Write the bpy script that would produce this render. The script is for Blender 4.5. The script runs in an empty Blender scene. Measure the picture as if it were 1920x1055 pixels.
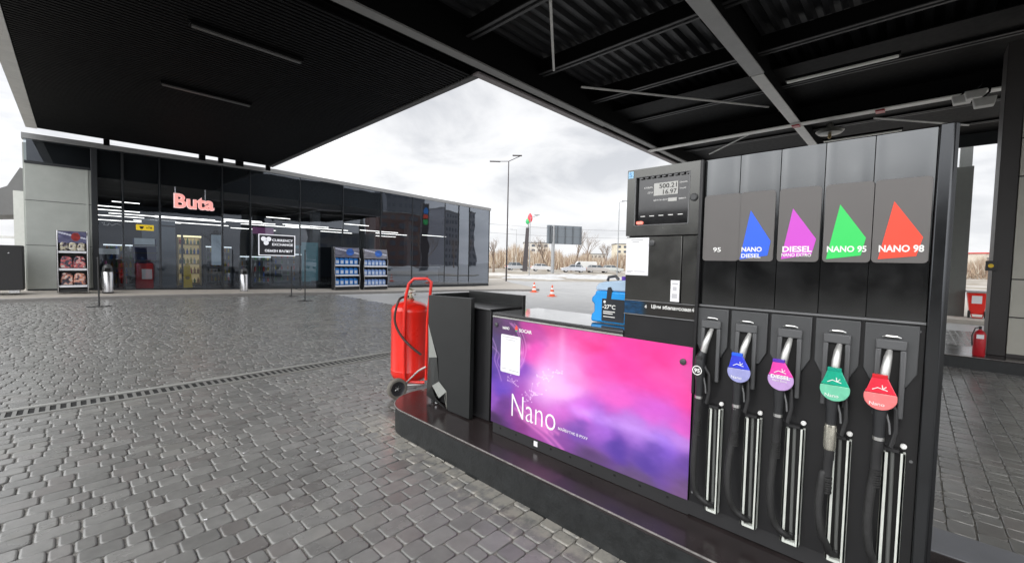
import bpy, bmesh, math, random
import numpy as np
from mathutils import Vector, Matrix
random.seed(7); rng = np.random.RandomState(7)
R = math.radians
sc = bpy.context.scene
COL = sc.collection

# ---------------------------------------------------------------- camera
cam_d = bpy.data.cameras.new('camera'); cam = bpy.data.objects.new('camera', cam_d); COL.objects.link(cam)
cam_d.sensor_width = 36; cam_d.lens = 786/1920*36; cam_d.clip_start = .05; cam_d.clip_end = 3000
rows = ((0.69255072, 0.01697799, -0.72116936), (-0.72102768, 0.04705054, -0.69130698), (0.0221944, 0.99874821, 0.04482649))
cam.matrix_world = Matrix.Translation((0, 0, 1.9)) @ Matrix(rows).to_4x4()
sc.camera = cam

# ---------------------------------------------------------------- sky, sun, exposure
W = bpy.data.worlds.new('World'); sc.world = W; W.use_nodes = True
wn, wl = W.node_tree.nodes, W.node_tree.links
wn.clear()
def N(nt, t, **k):
    n = nt.nodes.new(t)
    for a, b in k.items():
        if a == 'ins':
            for i, v in b.items(): n.inputs[i].default_value = v
        else: setattr(n, a, b)
    return n
nt = W.node_tree
SUN_EL, SUN_AZ = R(38), R(185)        # low bright cloud glow behind the camera (towards -X)
sky = N(nt, 'ShaderNodeTexSky', sky_type='NISHITA', sun_disc=False, sun_elevation=SUN_EL, sun_rotation=R(265))
tc = N(nt, 'ShaderNodeTexCoord')
sep = N(nt, 'ShaderNodeSeparateXYZ'); nt.links.new(tc.outputs['Generated'], sep.inputs[0])
za = N(nt, 'ShaderNodeMath', operation='MAXIMUM', ins={1: 0.0}); nt.links.new(sep.outputs[2], za.inputs[0])
zb = N(nt, 'ShaderNodeMath', operation='ADD', ins={1: 0.22}); nt.links.new(za.outputs[0], zb.inputs[0])
dv = N(nt, 'ShaderNodeVectorMath', operation='DIVIDE'); nt.links.new(tc.outputs['Generated'], dv.inputs[0])
cz = N(nt, 'ShaderNodeCombineXYZ')
for i in range(3): nt.links.new(zb.outputs[0], cz.inputs[i])
nt.links.new(cz.outputs[0], dv.inputs[1])
n1 = N(nt, 'ShaderNodeTexNoise', ins={'Scale': 1.5, 'Detail': 9.0, 'Roughness': .54, 'Distortion': .35}); nt.links.new(dv.outputs[0], n1.inputs['Vector'])
cr = N(nt, 'ShaderNodeValToRGB'); nt.links.new(n1.outputs['Fac'], cr.inputs[0])
e = cr.color_ramp.elements
e[0].position = .34; e[0].color = (.62, .635, .67, 1)
e[1].position = .66; e[1].color = (1.35, 1.35, 1.36, 1)
m_ = e.new(.48); m_.color = (.88, .885, .9, 1)
m_ = e.new(.57); m_.color = (.98, .985, 1.0, 1)
# brighter clouds round the hidden sun
dt = N(nt, 'ShaderNodeVectorMath', operation='DOT_PRODUCT'); nt.links.new(tc.outputs['Generated'], dt.inputs[0])
dt.inputs[1].default_value = (math.cos(SUN_AZ)*math.cos(R(30)), math.sin(SUN_AZ)*math.cos(R(30)), math.sin(R(30)))
mr = N(nt, 'ShaderNodeMapRange', interpolation_type='SMOOTHSTEP', ins={'From Min': -.05, 'From Max': .95, 'To Min': 1.0, 'To Max': 3.4}); nt.links.new(dt.outputs['Value'], mr.inputs['Value'])
sc1 = N(nt, 'ShaderNodeVectorMath', operation='SCALE'); nt.links.new(cr.outputs[0], sc1.inputs[0]); nt.links.new(mr.outputs[0], sc1.inputs['Scale'])
sc2 = N(nt, 'ShaderNodeVectorMath', operation='SCALE', ins={'Scale': 10.0}); nt.links.new(sc1.outputs[0], sc2.inputs[0])
mx = N(nt, 'ShaderNodeMixRGB', ins={0: .95}); nt.links.new(sky.outputs[0], mx.inputs[1]); nt.links.new(sc2.outputs[0], mx.inputs[2])
hz = N(nt, 'ShaderNodeMapRange', interpolation_type='SMOOTHSTEP', ins={'From Min': .0, 'From Max': .3, 'To Min': .6, 'To Max': .0}); nt.links.new(za.outputs[0], hz.inputs['Value'])
hx = N(nt, 'ShaderNodeMixRGB', ins={2: (8.6, 8.7, 8.9, 1)}); nt.links.new(hz.outputs[0], hx.inputs[0]); nt.links.new(mx.outputs[0], hx.inputs[1]); mx = hx
bg = N(nt, 'ShaderNodeBackground', ins={'Strength': .112}); nt.links.new(mx.outputs[0], bg.inputs[0])
wo = N(nt, 'ShaderNodeOutputWorld'); nt.links.new(bg.outputs[0], wo.inputs[0])

sd = bpy.data.lights.new('sun', 'SUN'); sd.energy = .8; sd.angle = R(14); sd.color = (1, .96, .9)
so = bpy.data.objects.new('sun', sd); COL.objects.link(so)
sv = Vector((math.cos(SUN_AZ)*math.cos(SUN_EL), math.sin(SUN_AZ)*math.cos(SUN_EL), math.sin(SUN_EL)))
so.rotation_euler = (-sv).to_track_quat('-Z', 'Y').to_euler()
sc.view_settings.view_transform = 'Standard'; sc.view_settings.look = 'None'
sc.view_settings.exposure = 0.0; sc.view_settings.gamma = 1
sc.render.engine = 'CYCLES'; sc.cycles.max_bounces = 8; sc.cycles.transparent_max_bounces = 12
sc.cycles.use_denoising = True; sc.cycles.sample_clamp_indirect = 6

# ---------------------------------------------------------------- materials
MATS = {}
def lin(c): return tuple(((x/255)/12.92 if x/255 <= .04045 else ((x/255+.055)/1.055)**2.4) for x in c)
def mat(name, col, rough=.5, metal=0., spec=.5, var=.12, nscale=8., bump=0., bscale=60., rvar=.1, emit=None, estr=0., coat=0., coord='Object'):
    if name in MATS: return MATS[name]
    m = bpy.data.materials.new(name); m.use_nodes = True; t = m.node_tree
    b = t.nodes['Principled BSDF']
    c = tuple(col[:3])
    tcn = t.nodes.new('ShaderNodeTexCoord')
    no = N(t, 'ShaderNodeTexNoise', ins={'Scale': nscale, 'Detail': 5.0, 'Roughness': .6}); t.links.new(tcn.outputs[coord], no.inputs['Vector'])
    mxn = N(t, 'ShaderNodeMixRGB'); t.links.new(no.outputs['Fac'], mxn.inputs[0])
    mxn.inputs[1].default_value = tuple(max(0, x*(1-var)) for x in c)+(1,)
    mxn.inputs[2].default_value = tuple(min(1, x*(1+var)) for x in c)+(1,)
    t.links.new(mxn.outputs[0], b.inputs['Base Color'])
    mrn = N(t, 'ShaderNodeMapRange', ins={'To Min': max(.02, rough-rvar), 'To Max': min(1, rough+rvar)}); t.links.new(no.outputs['Fac'], mrn.inputs['Value'])
    t.links.new(mrn.outputs[0], b.inputs['Roughness'])
    b.inputs['Metallic'].default_value = metal
    b.inputs['Specular IOR Level'].default_value = spec
    b.inputs['Coat Weight'].default_value = coat; b.inputs['Coat Roughness'].default_value = .06
    if bump:
        n2 = N(t, 'ShaderNodeTexNoise', ins={'Scale': bscale, 'Detail': 4.0}); t.links.new(tcn.outputs[coord], n2.inputs['Vector'])
        bp = N(t, 'ShaderNodeBump', ins={'Strength': bump, 'Distance': .01}); t.links.new(n2.outputs['Fac'], bp.inputs['Height']); t.links.new(bp.outputs[0], b.inputs['Normal'])
    if emit:
        b.inputs['Emission Color'].default_value = tuple(emit)+(1,); b.inputs['Emission Strength'].default_value = estr
    MATS[name] = m; return m
def vcmat(name, rough=.35, coat=0.):
    if name in MATS: return MATS[name]
    m = bpy.data.materials.new(name); m.use_nodes = True; t = m.node_tree; b = t.nodes['Principled BSDF']
    a = N(t, 'ShaderNodeVertexColor', layer_name='Col'); t.links.new(a.outputs[0], b.inputs['Base Color'])
    b.inputs['Roughness'].default_value = rough; b.inputs['Coat Weight'].default_value = coat
    MATS[name] = m; return m

BLK = mat('black_powder_coat', (.012, .012, .013), .34, bump=.03, bscale=250)
BLKG = mat('black_gloss_panel', (.105, .108, .11), .15, metal=1., var=.12, nscale=7, rvar=.09)
BLKM = mat('black_matt_plastic', (.022, .022, .023), .5, bump=.05, bscale=300)
DGREY = mat('dark_grey_plastic', (.06, .062, .064), .42, bump=.04, bscale=200)
MGREY = mat('mid_grey_plastic', (.15, .152, .155), .38)
CARD = mat('grey_label_card', (.125, .118, .114), .36, var=.04)
WHITE = mat('white_print', (.82, .82, .8), .5, var=.03)
PAPER = mat('white_paper', (.8, .8, .82), .55, var=.04)
INKG = mat('grey_ink', (.25, .25, .27), .6)
SILV = mat('brushed_aluminium', (.72, .72, .7), .3, metal=1.)
STEEL = mat('stainless_steel', (.62, .62, .63), .24, metal=.9, nscale=3)
RAIL = mat('anodised_rail', (.62, .65, .6), .5, var=.25, nscale=12)
RUB = mat('black_rubber_hose', (.02, .02, .02), .5, var=.6, nscale=18, bump=.25, bscale=70)
RED = mat('red_enamel', (.82, .022, .012), .3, var=.08, nscale=5, coat=.4)
DRED = mat('dark_red_enamel', (.45, .012, .02), .35)
GRAN = mat('polished_dark_granite', (.03, .024, .024), .2, var=.6, nscale=5, rvar=.14, bump=.03, bscale=70)
GRANS = mat('sawn_dark_granite', (.015, .0165, .017), .42, var=.8, nscale=14, bump=.3, bscale=45, rvar=.18)
CANB = mat('canopy_black_paint', (.004, .004, .0045), .6, spec=.12, bump=.05, bscale=40)
CANG = mat('canopy_grey_flange', (.1, .1, .1), .5, var=.2, nscale=3)
CANL = mat('canopy_light_grey_flange', (.72, .72, .7), .5, var=.2, nscale=4)
DECK = mat('corrugated_steel_deck', (.03, .031, .034), .45, spec=.3, var=.35, nscale=2)
FASC = mat('dark_metal_fascia', (.05, .055, .06), .35, metal=.5)
CONC = mat('pale_concrete_panel', (.42, .44, .41), .8, var=.16, nscale=2.2, bump=.15, bscale=18)
CONCD = mat('grey_column_concrete', (.42, .41, .36), .8, var=.16, nscale=2.2, bump=.15, bscale=18)
PAVE = mat('sand_coloured_slab', (.36, .33, .29), .75, var=.2, nscale=1.2, bump=.15, bscale=12)
KERB = mat('grey_kerb_stone', (.22, .21, .2), .8, var=.2, nscale=4)
GLOW = mat('lit_tube', (.9, .9, .9), .4, emit=(1, .93, .88), estr=4.5)
INT = mat('interior_dark_wall', (.03, .038, .055), .6, var=.4, nscale=.6)
INTF = mat('interior_floor_tile', (.12, .12, .12), .25)
INTC = mat('interior_ceiling', (.012, .012, .014), .7)
YEL = mat('yellow_plastic', (.75, .5, .01), .4)
ORA = mat('orange_cone_plastic', (.75, .12, .05), .6)
GALV = mat('galvanised_steel', (.3, .31, .32), .5, metal=.3)
POLE = mat('dark_pole_paint', (.05, .042, .045), .5)
TYRE = mat('car_tyre', (.02, .02, .02), .7)
CGL = mat('car_glass', (.04, .05, .06), .12)
BARK = mat('bare_bark', (.2, .15, .115), .85, var=.3)

# ---------------------------------------------------------------- mesh helpers
def origin_of(o):
    while o.parent: o = o.parent
    return o.location
class MB:
    def __init__(s): s.v = []; s.f = []
    def add(s, vs, fs):
        k = len(s.v); s.v += [tuple(p) for p in vs]; s.f += [tuple(i+k for i in q) for q in fs]; return s
    def box(s, x0, y0, z0, x1, y1, z1):
        x0, x1 = sorted((x0, x1)); y0, y1 = sorted((y0, y1)); z0, z1 = sorted((z0, z1))
        return s.add([(x0,y0,z0),(x1,y0,z0),(x1,y1,z0),(x0,y1,z0),(x0,y0,z1),(x1,y0,z1),(x1,y1,z1),(x0,y1,z1)],
                     [(0,3,2,1),(4,5,6,7),(0,1,5,4),(1,2,6,5),(2,3,7,6),(3,0,4,7)])
    def hexa(s, b, t):   # bottom quad (ccw from above), top quad
        return s.add(list(b)+list(t), [(0,3,2,1),(4,5,6,7),(0,1,5,4),(1,2,6,5),(2,3,7,6),(3,0,4,7)])
    def prism(s, poly, ax, a, b):
        """poly = 2d points; ax 0: (y,z) extruded in x; 1: (x,z) in y; 2: (x,y) in z"""
        def P(p, w): return (w, p[0], p[1]) if ax == 0 else ((p[0], w, p[1]) if ax == 1 else (p[0], p[1], w))
        n = len(poly)
        area = sum(poly[i][0]*poly[(i+1) % n][1]-poly[(i+1) % n][0]*poly[i][1] for i in range(n))
        if area < 0: poly = poly[::-1]
        if a > b: a, b = b, a
        vs = [P(p, a) for p in poly]+[P(p, b) for p in poly]
        fs = [tuple(range(n))[::-1], tuple(range(n, 2*n))]+[(i, (i+1) % n, n+(i+1) % n, n+i) for i in range(n)]
        if ax == 1: fs = [q[::-1] for q in fs]
        return s.add(vs, fs)
    def tube(s, path, r, seg=10, cap=True):
        path = [Vector(p) for p in path]; n = len(path)
        rr = r if isinstance(r, (list, tuple)) else [r]*n
        up = None; vs = []
        for i, p in enumerate(path):
            d = (path[min(i+1, n-1)]-path[max(i-1, 0)]).normalized()
            if up is None:
                up = d.orthogonal().normalized()
            up = (up-d*up.dot(d)).normalized(); sd_ = d.cross(up)
            for k in range(seg):
                a = 2*math.pi*k/seg
                vs.append(p+(up*math.cos(a)+sd_*math.sin(a))*rr[i])
        fs = []
        for i in range(n-1):
            for k in range(seg):
                k2 = (k+1) % seg
                fs.append((i*seg+k, i*seg+k2, (i+1)*seg+k2, (i+1)*seg+k))
        if cap: fs += [tuple(range(seg))[::-1], tuple(range((n-1)*seg, n*seg))]
        return s.add(vs, fs)
    def cyl(s, a, b, r, r2=None, seg=16): return s.tube([a, b], [r, r if r2 is None else r2], seg)
    def lathe(s, c, prof, seg=24, axis='Z'):
        vs = []; n = len(prof)
        for r, h in prof:
            for k in range(seg):
                a = 2*math.pi*k/seg; u, w = r*math.cos(a), r*math.sin(a)
                vs.append({'Z': (c[0]+u, c[1]+w, c[2]+h), 'X': (c[0]+h, c[1]+u, c[2]+w), 'Y': (c[0]+w, c[1]+h, c[2]+u)}[axis])
        fs = [(i*seg+k, i*seg+(k+1) % seg, (i+1)*seg+(k+1) % seg, (i+1)*seg+k) for i in range(n-1) for k in range(seg)]
        fs += [tuple(range(seg))[::-1], tuple(range((n-1)*seg, n*seg))]
        return s.add(vs, fs)
    def build(s, name, m, parent=None, bevel=0., smooth=35):
        me = bpy.data.meshes.new(name)
        off = origin_of(parent) if parent else Vector((0, 0, 0))
        me.from_pydata([(p[0]-off[0], p[1]-off[1], p[2]-off[2]) for p in s.v], [], s.f)
        me.materials.append(m); me.update()
        if smooth:
            me.shade_smooth(); me.set_sharp_from_angle(angle=R(smooth))
        o = bpy.data.objects.new(name, me); COL.objects.link(o)
        if parent: o.parent = parent
        if bevel:
            b = o.modifiers.new('bevel', 'BEVEL'); b.width = bevel; b.segments = 2; b.limit_method = 'ANGLE'; b.angle_limit = R(40)
            b.harden_normals = False
        return o
def tag(o, label=None, cat=None, group=None, kind=None):
    if label: o['label'] = label
    if cat: o['category'] = cat
    if group: o['group'] = group
    if kind: o['kind'] = kind
    return o
def empty(name, loc, label, cat, group=None):
    o = bpy.data.objects.new(name, None); o.location = loc; o.empty_display_size = .2; COL.objects.link(o)
    return tag(o, label, cat, group)
def copy_tree(o, parent=None):
    c = o.copy(); COL.objects.link(c); c.parent = parent
    for ch in list(o.children): copy_tree(ch, c)
    return c
def dup(o, loc, rz=0., label=None, group=None, s=None):
    c = copy_tree(o); c.location = loc; c.rotation_euler = (0, 0, rz)
    if s: c.scale = s if not isinstance(s, (int, float)) else (s, s, s)
    if label: c['label'] = label
    if group: c['group'] = group
    return c
def rrect(y0, z0, y1, z1, r, n=4):
    y0, y1 = sorted((y0, y1)); z0, z1 = sorted((z0, z1)); P = []
    for cx, cy, a0 in ((y1-r, z1-r, 0), (y0+r, z1-r, 90), (y0+r, z0+r, 180), (y1-r, z0+r, 270)):
        for k in range(n+1):
            a = R(a0+90*k/n); P.append((cx+r*math.cos(a), cy+r*math.sin(a)))
    return P
def text(s, face, at, name, m, parent, w=None, h=None, depth=.0015, bold=0.):
    """face 'W' = read from -X side (right is -Y); 'S' = read from -Y side (right is +X). at = left-bottom corner (x,y,z)."""
    cu = bpy.data.curves.new('t', 'FONT'); cu.body = s; cu.size = 1; cu.extrude = .5; cu.offset = bold; cu.resolution_u = 3
    to = bpy.data.objects.new('t', cu); COL.objects.link(to)
    dg = bpy.context.evaluated_depsgraph_get()
    me = bpy.data.meshes.new_from_object(to.evaluated_get(dg))
    bpy.data.objects.remove(to); bpy.data.curves.remove(cu)
    co = np.array([v.co[:] for v in me.vertices]); mn, mxx = co.min(0), co.max(0)
    sx = (w/(mxx[0]-mn[0])) if w else None; sy = (h/(mxx[1]-mn[1])) if h else None
    sx = sx or sy; sy = sy or sx
    u = (co[:, 0]-mn[0])*sx; vv = (co[:, 1]-mn[1])*sy; d = (co[:, 2]-mn[2])/(mxx[2]-mn[2])*depth
    off = origin_of(parent) if parent else Vector((0, 0, 0))
    if face == 'W': P = np.stack([at[0]-d, at[1]-u, at[2]+vv], 1)
    else: P = np.stack([at[0]+u, at[1]-d, at[2]+vv], 1)
    P -= np.array(off[:])
    for i, v in enumerate(me.vertices): v.co = P[i]
    me.name = name; me.materials.clear(); me.materials.append(m); me.update()
    o = bpy.data.objects.new(name, me); COL.objects.link(o)
    if parent: o.parent = parent
    return o
def picture(name, fn, face, x, a, b, z0, z1, nu, nv, parent, m):
    """flat printed sheet with its print as vertex colours; a = left edge coordinate, b = right edge"""
    U, V = np.meshgrid(np.linspace(0, 1, nu), np.linspace(0, 1, nv))
    C = np.clip(fn(U, V), 0, 255)
    off = origin_of(parent) if parent else Vector((0, 0, 0))
    A = a+(b-a)*U; Zv = z0+(z1-z0)*V
    P = np.stack([np.full_like(A, x), A, Zv], 2) if face == 'W' else np.stack([A, np.full_like(A, x), Zv], 2)
    P = P.reshape(-1, 3)-np.array(off[:])
    idx = np.arange(nu*nv).reshape(nv, nu)
    F = np.stack([idx[:-1, :-1], idx[:-1, 1:], idx[1:, 1:], idx[1:, :-1]], 2).reshape(-1, 4)
    me = bpy.data.meshes.new(name); me.from_pydata(P.tolist(), [], F.tolist())
    ca = me.color_attributes.new('Col', 'FLOAT_COLOR', 'POINT')
    c = C.reshape(-1, 3)/255; c = np.where(c <= .04045, c/12.92, ((c+.055)/1.055)**2.4)
    ca.data.foreach_set('color', np.concatenate([c, np.ones((len(c), 1))], 1).astype(np.float32).ravel())
    me.materials.append(m); o = bpy.data.objects.new(name, me); COL.objects.link(o)
    if parent: o.parent = parent
    return o
def fbm(U, V, sc_, seed, oct_=4):
    r = np.random.RandomState(seed); out = np.zeros_like(U); amp = 1.; tot = 0
    for o in range(oct_):
        n = int(sc_*2**o)+3; g = r.rand(n, n)
        x = U*(n-2); y = V*(n-2); xi = x.astype(int); yi = y.astype(int); fx = x-xi; fy = y-yi
        fx = fx*fx*(3-2*fx); fy = fy*fy*(3-2*fy)
        out += amp*((g[yi, xi]*(1-fx)+g[yi, xi+1]*fx)*(1-fy)+(g[yi+1, xi]*(1-fx)+g[yi+1, xi+1]*fx)*fy); tot += amp; amp *= .5
    return out/tot
def seg_d(U, V, p, q, asp):
    ax, ay = p[0]*asp, p[1]; bx, by = q[0]*asp, q[1]; X = U*asp
    t = np.clip(((X-ax)*(bx-ax)+(V-ay)*(by-ay))/((bx-ax)**2+(by-ay)**2+1e-9), 0, 1)
    return np.hypot(X-ax-t*(bx-ax), V-ay-t*(by-ay))

def sst(t): t = np.clip(t, 0, 1); return t*t*(3-2*t)
def gz(x, y):
    x = np.asarray(x, float); y = np.asarray(y, float)
    g = .2*sst((y-12)/9.5)*sst((15-x)/15)
    d = .72*x+.69*y
    return g+.38*sst((d-60)/14)*(x > 20)

# ================================================================ SETTING: ground
def axis_pts(segs):
    out = []
    for a, b, n in segs: out += list(np.linspace(a, b, n, endpoint=False))
    return np.array(out+[segs[-1][1]])
gx = axis_pts([(-900, -60, 8), (-60, -6, 10), (-6, 24, 60), (24, 120, 60), (120, 900, 10)])
gy = axis_pts([(-900, -60, 8), (-60, -6, 10), (-6, 26, 64), (26, 120, 60), (120, 900, 10)])
GX, GY = np.meshgrid(gx, gy); GZ = gz(GX, GY)-.013
idx = np.arange(GX.size).reshape(GX.shape)
me = bpy.data.meshes.new('ground')
me.from_pydata(np.stack([GX, GY, GZ], 2).reshape(-1, 3).tolist(), [], np.stack([idx[:-1, :-1], idx[:-1, 1:], idx[1:, 1:], idx[1:, :-1]], 2).reshape(-1, 4).tolist())
me.shade_smooth()
ground = bpy.data.objects.new('ground', me); COL.objects.link(ground); tag(ground, kind='structure')
m = bpy.data.materials.new('asphalt_and_dirt'); m.use_nodes = True; t = m.node_tree; b = t.nodes['Principled BSDF']
tcn = t.nodes.new('ShaderNodeTexCoord'); sp = t.nodes.new('ShaderNodeSeparateXYZ'); t.links.new(tcn.outputs['Object'], sp.inputs[0])
na = N(t, 'ShaderNodeTexNoise', ins={'Scale': 45., 'Detail': 6.0}); t.links.new(tcn.outputs['Object'], na.inputs['Vector'])
nb = N(t, 'ShaderNodeTexNoise', ins={'Scale': .35, 'Detail': 5.0, 'Roughness': .6}); t.links.new(tcn.outputs['Object'], nb.inputs['Vector'])
nc = N(t, 'ShaderNodeTexNoise', ins={'Scale': .12, 'Detail': 4.0, 'Roughness': .6}); t.links.new(tcn.outputs['Object'], nc.inputs['Vector'])
def ramp(t, src, stops):
    c = t.nodes.new('ShaderNodeValToRGB'); t.links.new(src, c.inputs[0]); el = c.color_ramp.elements
    while len(el) > 2: el.remove(el[-1])
    for i, (p, k) in enumerate(stops):
        if i < 2: el[i].position = p; el[i].color = tuple(k)+(1,)
        else: q = el.new(p); q.color = tuple(k)+(1,)
    return c.outputs[0]
ca_ = ramp(t, nb.outputs['Fac'], [(.3, (.32, .32, .32)), (.7, (.4, .4, .395))])
cb_ = ramp(t, nc.outputs['Fac'], [(.38, (.3, .27, .22)), (.6, (.5, .48, .45)), (.49, (.2, .165, .12))])
# distance along the view to switch to the rough verge beyond the forecourt
dp = N(t, 'ShaderNodeVectorMath', operation='DOT_PRODUCT'); t.links.new(tcn.outputs['Object'], dp.inputs[0]); dp.inputs[1].default_value = (.72, .69, 0)
dm = N(t, 'ShaderNodeMath', operation='MULTIPLY_ADD', ins={1: 9.0, 2: -4.5}); t.links.new(nb.outputs['Fac'], dm.inputs[0])
da = N(t, 'ShaderNodeMath', operation='ADD'); t.links.new(dp.outputs['Value'], da.inputs[0]); t.links.new(dm.outputs[0], da.inputs[1])
rm = N(t, 'ShaderNodeMapRange', ins={'From Min': 44., 'From Max': 47.}); t.links.new(da.outputs[0], rm.inputs['Value'])
mg = N(t, 'ShaderNodeMixRGB'); t.links.new(rm.outputs[0], mg.inputs[0]); t.links.new(ca_, mg.inputs[1]); t.links.new(cb_, mg.inputs[2])
# dark gritty joint filler under the block paving
px_ = N(t, 'ShaderNodeMath', operation='LESS_THAN', ins={1: 19.5}); t.links.new(sp.outputs[0], px_.inputs[0])
py_ = N(t, 'ShaderNodeMath', operation='LESS_THAN', ins={1: 22.0}); t.links.new(sp.outputs[1], py_.inputs[0])
px2 = N(t, 'ShaderNodeMath', operation='LESS_THAN', ins={1: 9.2}); t.links.new(sp.outputs[0], px2.inputs[0])
py2 = N(t, 'ShaderNodeMath', operation='LESS_THAN', ins={1: 7.9}); t.links.new(sp.outputs[1], py2.inputs[0])
po2 = N(t, 'ShaderNodeMath', operation='MAXIMUM'); t.links.new(px2.outputs[0], po2.inputs[0]); t.links.new(py2.outputs[0], po2.inputs[1])
pm0 = N(t, 'ShaderNodeMath', operation='MULTIPLY'); t.links.new(px_.outputs[0], pm0.inputs[0]); t.links.new(py_.outputs[0], pm0.inputs[1])
pm = N(t, 'ShaderNodeMath', operation='MULTIPLY'); t.links.new(pm0.outputs[0], pm.inputs[0]); t.links.new(po2.outputs[0], pm.inputs[1])
cj = ramp(t, na.outputs['Fac'], [(.35, (.1, .097, .09)), (.7, (.26, .245, .22))])
mj = N(t, 'ShaderNodeMixRGB'); t.links.new(pm.outputs[0], mj.inputs[0]); t.links.new(mg.outputs[0], mj.inputs[1]); t.links.new(cj, mj.inputs[2])
t.links.new(mj.outputs[0], b.inputs['Base Color'])
rr_ = N(t, 'ShaderNodeMapRange', ins={'From Min': .35, 'From Max': .65, 'To Min': .3, 'To Max': .75}); t.links.new(nb.outputs['Fac'], rr_.inputs['Value']); t.links.new(rr_.outputs[0], b.inputs['Roughness'])
bp = N(t, 'ShaderNodeBump', ins={'Strength': .4, 'Distance': .006}); t.links.new(na.outputs['Fac'], bp.inputs['Height']); t.links.new(bp.outputs[0], b.inputs['Normal'])
ground.data.materials.append(m)

# ---------------------------------------------------------------- block paving (real blocks)
KX = [-6, 0, 6.4, 13, 17, 19.6, 21.0]; KY = [21.9, 21.8, 21.6, 21.4, 20.9, 20.0, 18.9]
def make_paving():
    vd = np.array([.7212, .6913]); V = []; F = []; Cc = []; nv = 0; TOPS = []
    lens = [.225, .165, .115]
    y = -6.0; rowi = 0
    while y < 21.9:
        x = -4.5+rng.rand()*.2; y1 = y+.155
        while x < 20:
            L = lens[rng.choice(3, p=[.45, .33, .22])]; x1 = x+L; cx, cy = (x+x1)/2, y+.078
            x0_ = x; x = x1
            d = cx*vd[0]+cy*vd[1]; r = math.hypot(cx, cy)
            if d < .15*r and r > 2.5: continue
            if r > 3 and d < r*.5: continue
            if r < 1.2 and d < 0: continue
            if cy > np.interp(cx, KX, KY)+.15: continue
            if 7.36 < cy < 7.84: continue
            if cx > 9.2 and cy > 7.86: continue
            if 2.53 < cx < 3.66 and cy < 4.3: continue
            if 12.32 < cx < 13.9 and cy < 3.4: continue
            if 3.2 < cx and cy < 0 and r > 3 and d < r*.6: continue
            far = r > 11
            g = float(gz(cx, cy)); j = rng.uniform(-.002, .002); tx, ty = rng.uniform(-.012, .012, 2)
            gp = .0035; ax, bx, ay, by = x0_+gp, x1-gp, y+gp, y1-gp
            jx = rng.uniform(-.003, .003, 4); ax += jx[0]; bx += jx[1]; ay += jx[2]; by += jx[3]
            c = .022
            if far: prof = [(c, 0, -.012), (c, .001, -.005), (c, .009, 0)]; nc_ = 1
            else: prof = [(c, 0, -.014), (c, .001, -.0042), (c*.9, .0035, -.0012), (c*.8, .0072, 0)]; nc_ = 2
            ring = []
            for cc, ins, zz in prof:
                a0, b0, c0, d0 = ax+ins*2.1, bx-ins*1.9, ay+ins*.8, by-ins*.8
                if nc_ == 1: pts = [(a0+cc, c0), (b0-cc, c0), (b0, c0+cc), (b0, d0-cc), (b0-cc, d0), (a0+cc, d0), (a0, d0-cc), (a0, c0+cc)]
                else:
                    k = cc*.3
                    pts = [(a0+cc, c0), (b0-cc, c0), (b0-k, c0+k), (b0, c0+cc), (b0, d0-cc), (b0-k, d0-k), (b0-cc, d0), (a0+cc, d0), (a0+k, d0-k), (a0, d0-cc), (a0, c0+cc), (a0+k, c0+k)]
                ring.append([(p, q, g+j+zz+(p-cx)*tx+(q-cy)*ty) for p, q in pts])
            n = len(ring[0])
            for rg in ring: V += rg
            for i in range(len(ring)-1):
                for k in range(n): F.append((nv+i*n+k, nv+i*n+(k+1) % n, nv+(i+1)*n+(k+1) % n, nv+(i+1)*n+k))
            F.append(tuple(nv+(len(ring)-1)*n+k for k in range(n))); TOPS.append(len(F)-1)
            cv = rng.uniform(.84, 1.15); red = rng.rand()
            Cc += [(cv, red)]*(n*len(ring))
            nv += n*len(ring)
        y = y1; rowi += 1
    me = bpy.data.meshes.new('paving'); me.from_pydata(V, [], F)
    ca = me.color_attributes.new('Col', 'FLOAT_COLOR', 'POINT')
    c = np.array(Cc); c = np.stack([c[:, 0], c[:, 1], c[:, 0]*0, c[:, 0]*0+1], 1).astype(np.float32)
    ca.data.foreach_set('color', c.ravel())
    sm = np.ones(len(me.polygons), bool); sm[TOPS] = False; me.polygons.foreach_set('use_smooth', sm)
    o = bpy.data.objects.new('paving', me); COL.objects.link(o); tag(o, kind='structure'); return o
paving = make_paving()
m = bpy.data.materials.new('grey_paving_blocks'); m.use_nodes = True; t = m.node_tree; b = t.nodes['Principled BSDF']
at_ = N(t, 'ShaderNodeVertexColor', layer_name='Col'); s2 = t.nodes.new('ShaderNodeSeparateColor'); t.links.new(at_.outputs[0], s2.inputs[0])
tcn = t.nodes.new('ShaderNodeTexCoord')
nf = N(t, 'ShaderNodeTexNoise', ins={'Scale': 160., 'Detail': 5.0, 'Roughness': .7}); t.links.new(tcn.outputs['Object'], nf.inputs['Vector'])
nb = N(t, 'ShaderNodeTexNoise', ins={'Scale': 1.1, 'Detail': 6.0, 'Roughness': .65}); t.links.new(tcn.outputs['Object'], nb.inputs['Vector'])
nm = N(t, 'ShaderNodeTexNoise', ins={'Scale': 9., 'Detail': 4.0, 'Roughness': .6}); t.links.new(tcn.outputs['Object'], nm.inputs['Vector'])
c1 = ramp(t, nm.outputs['Fac'], [(.3, (.16, .159, .152)), (.7, (.2, .199, .19))])
rd = N(t, 'ShaderNodeMapRange', ins={'From Min': .75, 'From Max': 1.0, 'To Min': 0., 'To Max': .25}); t.links.new(s2.outputs[1], rd.inputs['Value'])
mr_ = N(t, 'ShaderNodeMixRGB', ins={2: (.14, .11, .105, 1)}); t.links.new(rd.outputs[0], mr_.inputs[0]); t.links.new(c1, mr_.inputs[1])
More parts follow.
